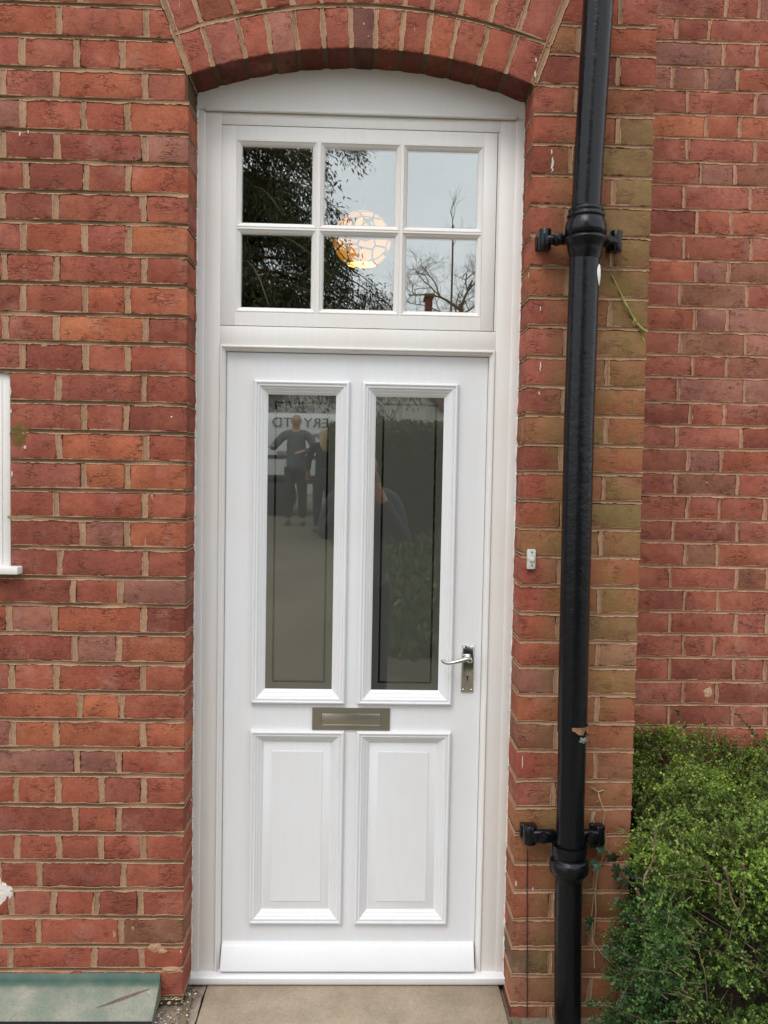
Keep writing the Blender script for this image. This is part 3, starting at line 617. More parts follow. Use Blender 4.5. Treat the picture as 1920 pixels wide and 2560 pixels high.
# ================================================================== pendant lamp in the hall
lc = at(905, 600, 1.65); lamp = tag(empty('pendant_lamp', lc), 'lit amber shell globe lamp hanging in the hall behind the middle fanlight panes', 'lamp')
n = NM('amber shell'); v1 = n.N.new('ShaderNodeTexVoronoi'); v1.feature = 'DISTANCE_TO_EDGE'; v1.inputs['Scale'].default_value = 15; v1.inputs['Randomness'].default_value = .55
v2 = n.N.new('ShaderNodeTexVoronoi'); v2.inputs['Scale'].default_value = 15; v2.inputs['Randomness'].default_value = .55
for v_ in (v1, v2): n.L.new(n.tc.outputs['Object'], v_.inputs['Vector'])
ln = n.ramp(v1.outputs['Distance'], [(.05, 0.), (.085, 1.)]); cv = n.ramp(v2.outputs['Color'], [(.1, (.60, .19, .008)), (.5, (.95, .34, .02)), (.9, (1., .46, .06))])
n.set('Base Color', n.mix(ln, (.03, .015, .01), (.75, .5, .25))); n.set('Roughness', .3); n.set('Emission Color', n.mix(ln, (.02, .008, .002), cv)); n.set('Emission Strength', .80)
q = MB(); rr = .139; q.lathe([(rr*math.sin(t), -rr*math.cos(t)*.98) for t in [R(30)+R(146)*k/20 for k in range(21)]], (lc.x, lc.y, lc.z), 'Z', 40)
q.f = [f for f in q.f if len(f) == 4]; q.build('lamp_shade', n.m, lamp, 60)
q = MB(); q.lathe([(.001, -.03), (.02, -.027), (.03, -.01), (.028, .01), (.015, .03), (.012, .05)], lc, 'Z', 20)
n = NM('bulb'); n.set('Emission Color', (1, .8, .5)); n.set('Emission Strength', 6.); q.build('bulb', n.m, lamp, 60)
q = MB(); q.tube([(lc.x, lc.y, lc.z+.135), (lc.x, lc.y, 3.34)], .003, 8); q.lathe([(.045, 3.35), (.043, 3.33), (.01, 3.31)], (lc.x, lc.y, 0), 'Z', 20); q.build('cord', MDARK, lamp)
pl = bpy.data.lights.new('bulb_light', 'POINT'); pl.energy = 1.6; pl.color = (1, .62, .28); pl.shadow_soft_size = .03
po = bpy.data.objects.new('bulb_light', pl); scene.collection.objects.link(po); po.location = lc+Vector((0, 0, -.06)); po.visible_glossy = True
# ================================================================== downpipe
dp_ = tag(empty('downpipe', (.64, -.085, .1)), 'black painted cast iron downpipe standing on the brick pier right of the door', 'downpipe')
YPp = -.088
def pp(px, py, Y=YPp): return at(px, py, Y)
q = MB(); q.tube([pp(1514, -260), pp(1496, 0), pp(1472, 400), pp(1465.5, 528), pp(1464.5, 560)], [.0425, .0425, .0415, .0415, .0415], 36); q.build('pipe', MPIPE, dp_, 60)
q = MB(); q.tube([pp(1463, 612), pp(1448, 1045), pp(1436, 1569), pp(1430.5, 1830)], [.0428, .0430, .0428, .0428], 36); q.build('pipe', MPIPE, dp_, 60)
q = MB(); q.tube([pp(1430.5, 1828), pp(1429, 1920), pp(1424, 2112)], [.0405, .0405, .0405], 36); q.build('pipe', MPIPE, dp_, 60)
q = MB(); q.tube([pp(1422, 2160), pp(1420, 2325), pp(1419, 2560), pp(1418.6, 2690)], [.0400, .0395, .0395, .04], 36); q.build('pipe', MPIPE, dp_, 60)
def socket(px0, py0, px1, py1, prof):
    a, b = pp(px0, py0), pp(px1, py1); q = MB(); vs = []; n = 40; t = (b-a).normalized(); u = Vector((1, 0, 0)); u = (u-t*u.dot(t)).normalized(); w_ = t.cross(u); L_ = (b-a).length
    for r, h in prof:
        for k in range(n): an = 2*math.pi*k/n; vs.append(a+t*L_*h+(u*math.cos(an)+w_*math.sin(an))*r)
    fs = [(i*n+k, i*n+(k+1) % n, (i+1)*n+(k+1) % n, (i+1)*n+k) for i in range(len(prof)-1) for k in range(n)]
    q.add(vs, fs); return q
q = socket(1465, 521, 1462.5, 650, [(.0415, -.02), (.046, 0), (.0495, .03), (.050, .06), (.0475, .09), (.0475, .10), (.0515, .12), (.0540, .16), (.0525, .185), (.0500, .20), (.054, .25), (.0575, .33), (.0590, .42), (.0585, .5), (.0545, .53), (.0515, .545), (.0515, .56), (.0590, .58), (.0605, .61), (.0585, .65), (.0520, .70), (.0500, .80), (.0455, .92), (.0430, 1.0)])
q.build('socket', MPIPE, dp_, 60)
q = socket(1424, 2108, 1422, 2200, [(.0400, -.02), (.0400, .10), (.0475, .05), (.0510, .03), (.0520, .10), (.0515, .26), (.0505, .30), (.0470, .34), (.0480, .40), (.0525, .42), (.0560, .46), (.0580, .6), (.0570, .75), (.0500, .82), (.0440, .90), (.0400, 1.)])
q.build('socket', MPIPE, dp_, 60)
def ears(y0, y1, lx, rx, px, slim=1.):
    q = MB(); c = pp(px, (y0+y1)/2); hh = abs(at(px, y0).z-at(px, y1).z)/2
    for (ea, eb) in (lx, rx):
        q = MB(); a = at(ea, (y0+y1)/2, -.055); b = at(eb, (y0+y1)/2, -.055); xm = (a.x+b.x)/2; w2 = (b.x-a.x)/2; s_ = -1 if xm < c.x else 1
        q.lathe([(w2*.55, -hh*1.02), (w2*.9, -hh), (w2*1.0, -hh*.9), (w2*.95, 0), (w2, hh*.9), (w2*.9, hh), (w2*.5, hh*1.03)], (xm, -.040, c.z), 'Z', 20); q.box(xm-w2*.7, xm+w2*.7, -.036, .004, c.z-hh*.7, c.z+hh*.7, .004)
        q.box(xm-w2*1.12, xm+w2*1.12, -.016, .003, c.z-hh*.8, c.z+hh*.72, .004)
        lo, hi = sorted((xm, c.x+s_*.03)); q.box(lo, hi, -.060, -.034, c.z-hh*.50*slim, c.z+hh*.40*slim, .009)
        q.lathe([(.004, -.075), (.014, -.072), (.017, -.058), (.016, -.04)], ((xm*.45+(c.x+s_*.045)*.55), 0, c.z-.002), 'Y', 14); q.build('bracket', MPIPE, dp_, 50)
    return q
q = ears(565, 616, (1349, 1381), (1529, 1559), 1464)
q = ears(2080, 2126, (1309, 1344), (1486, 1515), 1424, slim=1.5)
# peeled paint and bird lime on the pipe
q = MB(); c = pp(1430.5, 1822)
def patch(mbx, fn, nu, nv, col=None):
    vs = [fn(i/nu, j/nv) for i in range(nu+1) for j in range(nv+1)]; mbx.add(vs, [(i*(nv+1)+j, (i+1)*(nv+1)+j, (i+1)*(nv+1)+j+1, i*(nv+1)+j+1) for i in range(nu) for j in range(nv)], col)
def tear(u, v):
    an = R(-105+u*112); hgt = .004+.013*math.sin(u*3.1)+.010*mnoise.noise(Vector((u*6, 1, 2))); zz = c.z+.016-v*(.006+max(0, hgt)+(.03*max(0, u-.78)/.22))
    r = .0440+.004*v*math.sin(u*9)+.0015; return (c.x+math.cos(an)*r, c.y+math.sin(an)*r, zz)
patch(q, tear, 40, 6); q.build('peeled_coating', MRUST, dp_, 60)
q = MB(); c = pp(1499, 672)
cc = pp(1460.3, 690)
def bl(u, v):
    hh = .062; wz = math.sin(math.pi*min(1, v*1.02))**.6; an = R(-34+ (u-.5)*46*wz*(1-.6*v)); z = at(1455, 664, YPp).z-v*hh
    r = .0442+.0030*math.sin(math.pi*u)*wz; return (cc.x+math.cos(an)*r, YPp+math.sin(an)*r, z)
patch(q, bl, 10, 16); q.build('bird_lime', simple('bird lime', (.74, .74, .70), .7, var=.15), dp_, 60)
# ================================================================== door bell, cable, step, ledge and odd timber
a = rect4((1318.8, 1373.8), (1340, 1374), (1318.8, 1423.5), (1340, 1423.5), -.015)
bell = tag(empty('doorbell', ((a[0]+a[1])/2, 0, (a[2]+a[3])/2)), 'small weathered white bell push screwed to the brick right of the door frame', 'doorbell')
MPL = simple('aged white plastic', (.55, .54, .50), .55, var=.25, scale=120)
q = MB(); q.box(a[0], a[1], -.013, .002, a[2], a[3], .003); q.build('backplate', MPL, bell, 40)
c = at(1331, 1399, -.018); q = MB(); q.lathe([(.0070, -.010), (.0070, -.016), (.006, -.0185), (.001, -.0192)], (c.x, 0, c.z), 'Y', 24); q.build('button', simple('bell button', (.62, .61, .55), .4, var=.1), bell, 40)
for py in (1381, 1414): q = MB(); c = at(1330.5, py, -.015); q.lathe([(.0022, -.012), (.0022, -.0142), (.0004, -.0145)], (c.x, 0, c.z), 'Y', 10); q.build('screw', MDARK, bell)
q = MB(); P = [at(1318+.5*math.sin(k*1.7), 2122+k*30, -.005) for k in range(15)]; q.tube(P, .0014, 6); cb = q.build('cable', MDARK)
tag(cb, 'thin dark cable running down the pier from the lower pipe bracket', 'cable')
def stone(name, col1, col2, sp=None):
    n = NM(name); c = n.mix(n.ramp(n.noise(7, 6, .6), [(.35, 0.), (.68, 1.)]), col1, col2)
    c = n.mix(n.ramp(n.noise(140, 4, .7), [(.35, .4), (.6, 0.)]), c, n.mix(1., c, (.5, .48, .44), 'MULTIPLY'))
    if sp: c = n.mix(n.ramp(n.vor(38), [(.035, 1.), (.06, 0.)]), c, sp)
    c = n.mix(n.ramp(n.noise(3.1, 6, .7), [(.5, 0.), (.66, .45)]), c, n.mix(1., c, (.6, .58, .5), 'MULTIPLY')); c = n.mix(n.ramp(n.noise(17, 5, .7), [(.60, 0.), (.68, .35)]), c, (.42, .38, .30))
    n.set('Base Color', c); n.set('Roughness', .85); b = n.bump(n.noise(90, 5, .7), .5, .003); n.bump(n.noise(9, 3), .3, .006, b); return n.m
q = MB(); q.box(-.458, .476, -.62, .20, .02, .153, .006); st = q.build('doorstep', stone('sandstone', (.42, .34, .25), (.31, .25, .18), (.55, .5, .42)), None, 40)
tag(st, 'worn beige stone step under the white door sill', 'step')
MTIM = stone('weathered timber', (.20, .17, .10), (.14, .12, .07))
q = MB(); q.box(-.0115, .0115, -.36, .36, -.02, .02, .003, mat=Matrix.Translation((-.482, -.30, .150)) @ Matrix.Rotation(R(3), 4, 'Z')); b1 = q.build('batten', MTIM, None, 40)
tag(b1, 'olive brown wooden batten along the left side of the doorstep', 'batten', 'battens along the doorstep')
q = MB(); q.box(-.0125, .0125, -.30, .30, -.02, .02, .003, mat=Matrix.Translation((.4935, -.34, .136)) @ Matrix.Rotation(R(-1), 4, 'Z')); b2 = q.build('batten', MTIM, None, 40)
tag(b2, 'pale wooden batten along the right side of the doorstep by the pipe foot', 'batten', 'battens along the doorstep')
# green painted ledge over the cellar opening
n = NM('old green paint'); xyz = n.sep(); band = n.ramp(n.math('ADD', xyz[2], n.math('MULTIPLY', n.noise(12, 3), .01)), [(.2405, 0.), (.2475, 1.)])
c = n.mix(n.ramp(n.noise(9, 6, .65), [(.36, 0.), (.66, 1.)]), (.15, .18, .135), (.29, .275, .215)); c = n.mix(n.ramp(n.noise(22, 6, .7), [(.52, 0.), (.7, .55)]), c, (.13, .185, .145))
c = n.mix(band, c, n.mix(n.ramp(n.noise(16, 4), [(.4, 0.), (.7, 1.)]), (.028, .08, .06), (.07, .11, .085)))
c = n.mix(n.ramp(n.vor(26), [(.03, 1.), (.05, 0.)]), c, (.55, .55, .42)); c = n.mix(n.ramp(n.noise(200, 3), [(.3, .4), (.5, 0.)]), c, (.05, .08, .06))
n.set('Base Color', c); n.set('Roughness', .6); n.bump(n.noise(60, 5), .4, .003)
lg = MB(); pr = [(.004, .268), (-.006, .262), (-.012, .246), (-.030, .236), (-.105, .192), (-.108, .186), (-.10, .182), (.004, .182)]; xprism(lg, -2.3, -.577, pr)
bm = bmesh.new(); 
ledge = lg.build('ledge', n.m, None, 40); tag(ledge, 'sloping ledge in flaking green paint along the foot of the left wall', 'ledge')
q = MB(); q.box(-2.3, -.59, -.090, .003, -.02, .181, .003); sl2 = q.build('plinth', stone('dark slate', (.075, .062, .072), (.05, .042, .05)), None, 40); tag(sl2, 'dark slate plinth under the green ledge', 'plinth')
# the rag of dark paint across the ledge
q = MB(); dn = (Vector((0, -.075, -.044))).normalized()
def scar(u, v): p = Vector((-.60-u*.16, -.030, .2362)) + dn*(u*.062+(v-.5)*.010*math.sin(math.pi*min(1, u*1.05+.02))); return (p.x, p.y-.0009, p.z+.0012)
patch(q, scar, 24, 2); q.build('scrape', simple('bare scrape', (.15, .09, .07), .9, var=.3, scale=80), ledge)
# crumbled mortar and paint chips by the left jamb
V, Fc, Cc = [], [], []
for k in range(420):
    x = random.uniform(-.575, -.475); y = random.uniform(-.13, .10); s_ = random.uniform(.0012, .0045)*(1.6 if random.random() < .1 else 1); z = .158+max(0, .03-abs(y)*.35)+s_*.4
    c = random.choice([(.28, .22, .16), (.35, .28, .2), (.2, .09, .06), (.15, .12, .08), (.68, .66, .58)]); o = len(V)
    for q_ in ((1, 0, 0), (0, 1, 0), (-1, -.2, 0), (0, -1, .1), (.1, 0, 1), (0, 0, -1)): V.append((x+q_[0]*s_*random.uniform(.6, 1.2), y+q_[1]*s_*random.uniform(.6, 1.2), z+q_[2]*s_*.7)); Cc.append(c)
    Fc += [(o, o+1, o+4), (o+1, o+2, o+4), (o+2, o+3, o+4), (o+3, o, o+4), (o+1, o, o+5), (o+2, o+1, o+5), (o+3, o+2, o+5), (o, o+3, o+5)]
n = NM('rubble'); n.set('Base Color', n.attr()); n.set('Roughness', .95); rb = raw('rubble', V, Fc, n.m, None, Cc); tag(rb, 'crumbs of mortar and white paint chips beside the left door jamb', 'rubble', kind='stuff')
q = MB(); vs, fs = [], []; nx, ny = 24, 26
for i in range(nx):
    for j in range(ny):
        x = -.60+.14*i/(nx-1); y = -.30+.44*j/(ny-1); vs.append((x, y, .132+.020*max(0, 1-abs(y-.02)/.2)+.012*mnoise.noise(Vector((x*40, y*40, 1)))+.004*mnoise.noise(Vector((x*160, y*160, 4)))+.008))
fs = [(i*ny+j, (i+1)*ny+j, (i+1)*ny+j+1, i*ny+j+1) for i in range(nx-1) for j in range(ny-1)]; q.add(vs, fs)
mf = q.build('mortar_fillet', stone('cement fillet', (.34, .28, .225), (.26, .21, .17)), None, 60); tag(mf, 'rough cement fillet between the ledge end and the doorstep', 'cement fillet')
# ================================================================== ground
def gz(y):
    t = max(0, min(1, (-y-3.2)/8.8)); return .125+ .85*(t*t*(3-2*t)*.35+t*.65)
n = NM('ground'); xyz = n.sep()
c = n.mix(n.ramp(n.noise(1.3, 6, .6), [(.35, 0.), (.7, 1.)]), (.27, .235, .17), (.20, .17, .12)); c = n.mix(n.ramp(n.noise(60, 4, .7), [(.4, .5), (.6, 0.)]), c, (.07, .062, .05))
n.set('Base Color', c); n.set('Roughness', .95); n.bump(n.noise(80, 4), .6, .01); MGR = n.m
ys = [60, 8, 1, .1, -.5, -1.5, -3.2]+[-3.2-.6*k for k in range(1, 16)]+[-14, -20, -40, -100, -400]; xs_ = [-400, -40, -12, -6, -3, -1, 0, 1, 3, 6, 12, 40, 400]; q = MB()
q.add([(x, y, gz(y)) for y in ys for x in xs_], [(i*13+j, i*13+j+1, (i+1)*13+j+1, (i+1)*13+j) for i in range(len(ys)-1) for j in range(12)]); gr_ = q.build('ground', MGR, None, 60); tag(gr_, kind='structure')
# ================================================================== plants
def leaf_material(name, rough=.45, spec=.4, tl=.25):
    n = NM(name); n.set('Base Color', n.attr()); n.set('Roughness', rough); n.set('Specular IOR Level', spec)
    t = n.N.new('ShaderNodeBsdfTranslucent'); n.L.new(n.attr(), t.inputs[0]); ms = n.N.new('ShaderNodeMixShader'); ms.inputs[0].default_value = tl
    n.L.new(n.b.outputs[0], ms.inputs[1]); n.L.new(t.outputs[0], ms.inputs[2]); n.L.new(ms.outputs[0], n.out.inputs[0]); return n.m
MLF = leaf_material('small glossy leaves'); MLF2 = leaf_material('needles', .7, .2, .1)
MTW = simple('twig bark', (.21, .15, .085), .9, var=.35, scale=40)
def unit(v): return v/np.maximum(np.linalg.norm(v, axis=-1, keepdims=True), 1e-9)
def leaves(Pp, Dd, Ln, Wd, col, fold=.25):
    """Pp base points, Dd leaf directions, random roll; two folded triangles per leaf"""
    n = len(Pp); rnd = unit(rng.normal(size=(n, 3))); S = unit(np.cross(Dd, rnd)); Nn = unit(np.cross(S, Dd))
    Ln = Ln[:, None]; Wd = Wd[:, None]
    b = Pp; tip = Pp+Dd*Ln; l = Pp+Dd*Ln*.45+S*Wd+Nn*Wd*fold; r = Pp+Dd*Ln*.45-S*Wd+Nn*Wd*fold
    V = np.stack([b, l, tip, r], 1).reshape(-1, 3); i = np.arange(n)[:, None]*4
    Fc = np.concatenate([i+[0, 1, 2], i+[0, 2, 3]], 0); return V, Fc, np.repeat(col, 4, 0)
# ---- clipped evergreen hedge against the set-back wall
hx0 = lambda z, y: .875-.03*np.clip((.75-z)/.65, 0, 1)-.075*np.clip((.45-z)/.40, 0, 1)**1.5
ns = 15000
HT = .778
def nz(p, s, o=0.): return np.array([mnoise.noise(Vector((float(a)*s+o, float(b)*s, float(c)*s))) for a, b, c in p])
sel = rng.random(ns); P = np.zeros((ns, 3)); Dr = np.zeros((ns, 3))
for k in range(ns):
    z = rng.uniform(.10, HT); 
    if sel[k] < .38: P[k] = (rng.uniform(.86, 1.95), rng.uniform(-.22, .60), HT); Dr[k] = (0, -.25, 1)
    elif sel[k] < .84:
        yb = -.20-.17*max(0, (.80-z)/.7); x = rng.uniform(float(hx0(z, 0)), 1.95); P[k] = (x, yb, z); Dr[k] = (0, -1, .30)
    else: P[k] = (float(hx0(z, 0)), rng.uniform(-.36, -.03), z); Dr[k] = (-1, -.2, .3)
nn = nz(P, 6.5); n2 = nz(P, 15., 5.)
P += Dr*(nn*.085+n2*.045)[:, None]; P -= Dr*(rng.random(ns)**2*.10)[:, None]; P[:, 2] = np.maximum(P[:, 2], .06)
lowgap = (n2+.25*nn < -.12) & (rng.random(ns) < np.where(P[:, 2] > .72, .45, .88)); keep = ~lowgap; P, Dr, nn, n2 = P[keep], Dr[keep], nn[keep], n2[keep]
Dr = unit(Dr+rng.normal(size=Dr.shape)*.55+np.array([0, 0, .15])); LV, LF_, LC_ = [], [], []; o = 0; tw = MB()
SL = rng.uniform(.035, .085, len(P)); per = 13
for k in range(per):
    t = (k+.5)/per; base = P+Dr*(SL*t)[:, None]; base[:, 2] -= (SL*t*t*.15)
    side = unit(np.cross(Dr, unit(rng.normal(size=P.shape)))); dd = unit(Dr*.55+side*.9)
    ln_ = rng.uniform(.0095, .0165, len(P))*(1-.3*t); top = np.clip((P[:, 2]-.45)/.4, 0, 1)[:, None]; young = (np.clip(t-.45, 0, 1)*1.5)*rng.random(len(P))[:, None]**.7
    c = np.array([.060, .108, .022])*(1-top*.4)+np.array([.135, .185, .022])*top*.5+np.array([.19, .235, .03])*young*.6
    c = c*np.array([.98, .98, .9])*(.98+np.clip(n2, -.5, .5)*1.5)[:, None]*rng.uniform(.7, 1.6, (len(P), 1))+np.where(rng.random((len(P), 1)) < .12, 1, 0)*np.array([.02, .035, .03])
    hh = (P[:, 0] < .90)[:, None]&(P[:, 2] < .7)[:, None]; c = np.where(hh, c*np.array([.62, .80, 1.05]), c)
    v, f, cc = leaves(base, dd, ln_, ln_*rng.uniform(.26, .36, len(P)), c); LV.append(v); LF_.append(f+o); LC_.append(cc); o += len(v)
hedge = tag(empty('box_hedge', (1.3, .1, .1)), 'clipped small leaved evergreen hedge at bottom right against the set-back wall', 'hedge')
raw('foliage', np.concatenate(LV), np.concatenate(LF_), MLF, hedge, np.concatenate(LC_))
for k in range(0, len(P), 4): tw.tube([P[k]-Dr[k]*.03, P[k]+Dr[k]*SL[k]*.9], [.0012, .0006], 3, caps=False)
for k in range(95):
    x = random.uniform(.92, 1.9); y = random.uniform(-.22, .4); z = random.uniform(.1, .35); pts = [Vector((x, y, z))]; d = Vector((random.uniform(-.6, .6), random.uniform(-.7, .0), 1)).normalized()
    for j in range(6): d = (d+Vector((random.uniform(-.45, .45), random.uniform(-.35, .35), random.uniform(-.1, .3)))).normalized(); pts.append(pts[-1]+d*random.uniform(.05, .1))
    pts = [p for p in pts if p.z < .80 and p.x > .80]
    if len(pts) > 2: tw.tube(pts, [random.uniform(.0018, .0042)*(1-.13*i) for i in range(len(pts))], 5)
for pl_ in ([(1640, 2065), (1637, 2110), (1630, 2160), (1612, 2190), (1608, 2215)], [(1612, 2190), (1622, 2172), (1640, 2140)], [(1765, 2160), (1772, 2185), (1785, 2205), (1800, 2212)], [(1812, 2170), (1822, 2205), (1826, 2240), (1850, 2290)], [(1858, 2160), (1856, 2185), (1848, 2210)], [(1800, 2212), (1800, 2260)],
            [(1590, 2222), (1610, 2260), (1622, 2290)], [(1826, 2380), (1880, 2410), (1920, 2440)], [(1700, 2330), (1698, 2410)]):
    pts = [at(px, py, -.30+.03*math.sin(i)) for i, (px, py) in enumerate(pl_)]; tw.tube(pts, [.0036-.0004*i for i in range(len(pts))], 6)
tw.build('twigs', MTW, hedge)
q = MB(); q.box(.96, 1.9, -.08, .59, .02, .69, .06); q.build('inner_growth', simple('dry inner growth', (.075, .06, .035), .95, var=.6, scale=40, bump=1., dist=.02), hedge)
def sprig(name, pts, r, nleaf, ll, cols, label, cat, mat=MLF, ivy=False, stem=(.16, .11, .05), parent=None, group=None):
    t_ = parent or tag(empty(name, pts[0]), label, cat, group)
    q = MB(); q.tube(pts, [r*(1-.6*i/len(pts)) for i in range(len(pts))], 6); q.build('stem', simple(name+' stem', stem, .9, var=.3, scale=50), t_, 60)
    if nleaf:
        pts_ = np.array([list(p) for p in pts]); tt = rng.uniform(.12, 1, nleaf)*(len(pts)-1); ii = np.minimum(tt.astype(int), len(pts)-2); fr_ = (tt-ii)[:, None]
        B = pts_[ii]*(1-fr_)+pts_[ii+1]*fr_; T = unit(pts_[ii+1]-pts_[ii]); sd_ = unit(np.cross(T, rng.normal(size=T.shape))); dd = unit(T*.5+sd_)
        ln_ = rng.uniform(ll*.7, ll*1.2, nleaf); c = np.array(cols)[rng.integers(0, len(cols), nleaf)]*rng.uniform(.8, 1.2, (nleaf, 1))
        v, f, cc = leaves(B, dd, ln_, ln_*.32, c); raw('foliage', v, f, mat, t_, cc)
    return t_
g1 = [(.05, .095, .03), (.08, .13, .03), (.06, .09, .05)]
def PX(l, Y): return [at(x, y, Y+.01*math.sin(i*2.)) for i, (x, y) in enumerate(l)]
for l, Y, k in (([(1760, 1900), (1740, 1850), (1710, 1815), (1690, 1775)], .35, 60), ([(1930, 1890), (1890, 1840), (1860, 1805), (1843, 1785)], .40, 45), ([(1655, 1900), (1640, 1870), (1618, 1862)], .2, 30)):
    q = sprig('x', PX(l, Y), .0022, k, .012, g1, None, None, parent=hedge)
sprig('creeper_shoot', PX([(1650, 2440), (1620, 2420), (1590, 2400), (1560, 2385), (1530, 2365), (1512, 2375)], -.28), .003, 150, .014, [(.04, .085, .035), (.05, .10, .05)], None, None, parent=hedge)
for l in ([(1640, 2310), (1600, 2300), (1575, 2295), (1556, 2290)], [(1600, 2480), (1560, 2470), (1535, 2455)], [(1640, 2560), (1560, 2530), (1500, 2505), (1470, 2510)], [(1640, 2600), (1540, 2570), (1480, 2548)], [(1610, 2200), (1575, 2185), (1560, 2170)], [(1640, 2420), (1590, 2440), (1560, 2480), (1545, 2520)]):
    sprig('x', PX(l, -.26), .0026, 110, .013, [(.04, .085, .035), (.065, .12, .035), (.05, .09, .05)], None, None, parent=hedge)
# dead green vine stem on the pier
vs_ = tag(empty('vine_stem', at(1530, 688, -.006)), 'thin yellow green vine stem clinging to the brick right of the downpipe', 'vine')
q = MB(); q.tube(PX([(1529, 688), (1545, 720), (1560, 752), (1577, 784), (1590, 806), (1603, 820), (1618, 831)], -.006), [.0022, .0026, .003, .0036, .004, .004, .003], 7); q.tube(PX([(1603, 820), (1604, 838), (1611, 855)], -.005), .0014, 5)
q.tube(PX([(1577, 784), (1585, 797), (1583, 808)], -.006), .001, 5); q.build('stem', simple('vine stem', (.27, .25, .06), .85, var=.3, scale=60), vs_, 60)
# ivy by the lower pipe bracket
ivy = tag(empty('ivy', at(1500, 2200, -.01)), 'sparse ivy with dark lobed leaves and pale dry stems by the lower pipe bracket', 'ivy')
q = MB()
for l in ([(1478, 1968), (1495, 1980), (1500, 2000), (1512, 2030), (1508, 2060), (1516, 2100), (1512, 2130)], [(1484, 2100), (1486, 2060), (1480, 2050), (1487, 2030)], [(1486, 2420), (1484, 2350), (1490, 2280), (1488, 2230), (1495, 2180), (1510, 2135)], [(1465, 2330), (1500, 2380), (1530, 2410), (1560, 2440)], [(1500, 2100), (1530, 2140), (1560, 2180), (1580, 2215)], [(1495, 1980), (1508, 1975)], [(1500, 2000), (1490, 2006)], [(1484, 2240), (1478, 2300), (1482, 2360)]):
    q.tube(PX(l, -.012), [.0018]*len(l), 5)
q.build('stem', simple('dry ivy stem', (.36, .26, .15), .9, var=.3, scale=60), ivy, 60)
def ivyleaf(mbx, c, s, rot, tilt, col):
    pts = []
    for k in range(20):
        a = 2*math.pi*k/20; r = .55+.45*abs(math.cos(a*2.5)); pts.append((math.sin(a)*r*s, math.cos(a)*r*s))
    Mx = Matrix.Translation(c) @ Matrix.Rotation(tilt, 4, 'X') @ Matrix.Rotation(rot, 4, 'Y')
    vs = [Mx @ Vector((0, -.002, 0))]+[Mx @ Vector((x, .003*abs(x)/s, z)) for x, z in pts]
    mbx.add(vs, [(0, 1+k, 1+(k+1) % 20) for k in range(20)], [tuple(v*random.uniform(.9, 1.1) for v in col)+(1.,)]*21)
q = MB()
for k, (px, py, s) in enumerate([(1484, 2112, 15), (1502, 2120, 13), (1532, 2145, 20), (1541, 2172, 15), (1484, 2160, 14), (1493, 2168, 12), (1465, 2095, 10), (1474, 2303, 14), (1470, 2318, 10), (1540, 2190, 12), (1552, 2200, 11), (1565, 2212, 11), (1558, 2262, 12), (1573, 2250, 10), (1545, 2250, 9), (1535, 2360, 12), (1522, 2380, 10), (1500, 2130, 9), (1505, 2108, 9), (1462, 1985, 4), (1458, 1990, 3)][:19]):
    ivyleaf(q, at(px, py, -.035-.01*(k % 3)), s*.00115, random.uniform(-3, 3), random.uniform(-.6, .5), random.choice([(.035, .07, .03), (.045, .10, .055), (.03, .06, .022)]))
q.build('foliage', MLF, ivy)
q = MB(); c = at(1459, 1852, -.135); ivyleaf(q, c, .014, .4, .5, (.30, .36, .28)); o = q.build('withered_leaf', MLF, None); tag(o, 'single pale withered leaf stuck on the black pipe below the peeled patch', 'leaf')
# ================================================================== garden in front of the house (seen in the door glass)
van = tag(empty('delivery_van', (-2.2, -13.2, gz(-13))), 'white panel van with dark red lettering mirrored in the left door pane', 'van')
dv = 12.35; VX = lambda px: mirror_at(px, 1100, dv).x; VZ = lambda py: mirror_at(760, py, dv).z
x0, x1 = -4.6, VX(884); zb_, zt_ = VZ(1190), VZ(1030); yv = -dv
MV = simple('van paint', (.80, .81, .80), .3, var=.03, scale=3, bump=0); MVD = simple('black plastic trim', (.03, .03, .032), .6, var=.3)
q = MB(); prof = [(yv-1.9, zb_), (yv, zb_), (yv+.02, zb_+.35), (yv+.015, zb_+.7), (yv-.03, zt_-.16), (yv-.10, zt_-.04), (yv-.25, zt_), (yv-1.65, zt_), (yv-1.85, zt_-.1), (yv-1.9, zt_-.5)]; xprism(q, x0+1.0, x1, prof)
prof2 = [(a, min(b, zb_+.62)) for a, b in prof]; xprism(q, x0, x0+1.0, prof2); q.build('body', MV, van, 50)
q = MB(); q.box(x0, x1+.03, yv-1.88, yv+.03, zb_-.14, zb_+.01, .02); q.box(x0+1.0, x1-.1, yv+.021, yv+.032, zb_+.30, zb_+.36, .004); q.build('sill_trim', MVD, van, 40)
q = MB(); q.box(x0+1.1, x0+1.9, yv-.01, yv+.012, zb_+.62, zt_-.2, .02); q.build('side_window', MVD, van)
for px in (693, -1):
    xw = VX(px) if px > 0 else x0+.55; q = MB(); zw = gz(-dv)+.34; q.lathe([(.19, yv+.035), (.22, yv+.03), (.33, yv+.03), (.345, yv+.0), (.345, yv-.2), (.2, yv-.22)], (xw, 0, zw), 'Y', 28); wh = q.build('wheel', MVD, van, 40)
    q = MB(); q.lathe([(.02, yv+.02), (.05, yv+.015), (.10, yv+.03), (.18, yv+.01), (.2, yv+.034)], (xw, 0, zw), 'Y', 24); q.build('hub', simple('wheel hub', (.4, .4, .41), .35, .6), wh, 40)
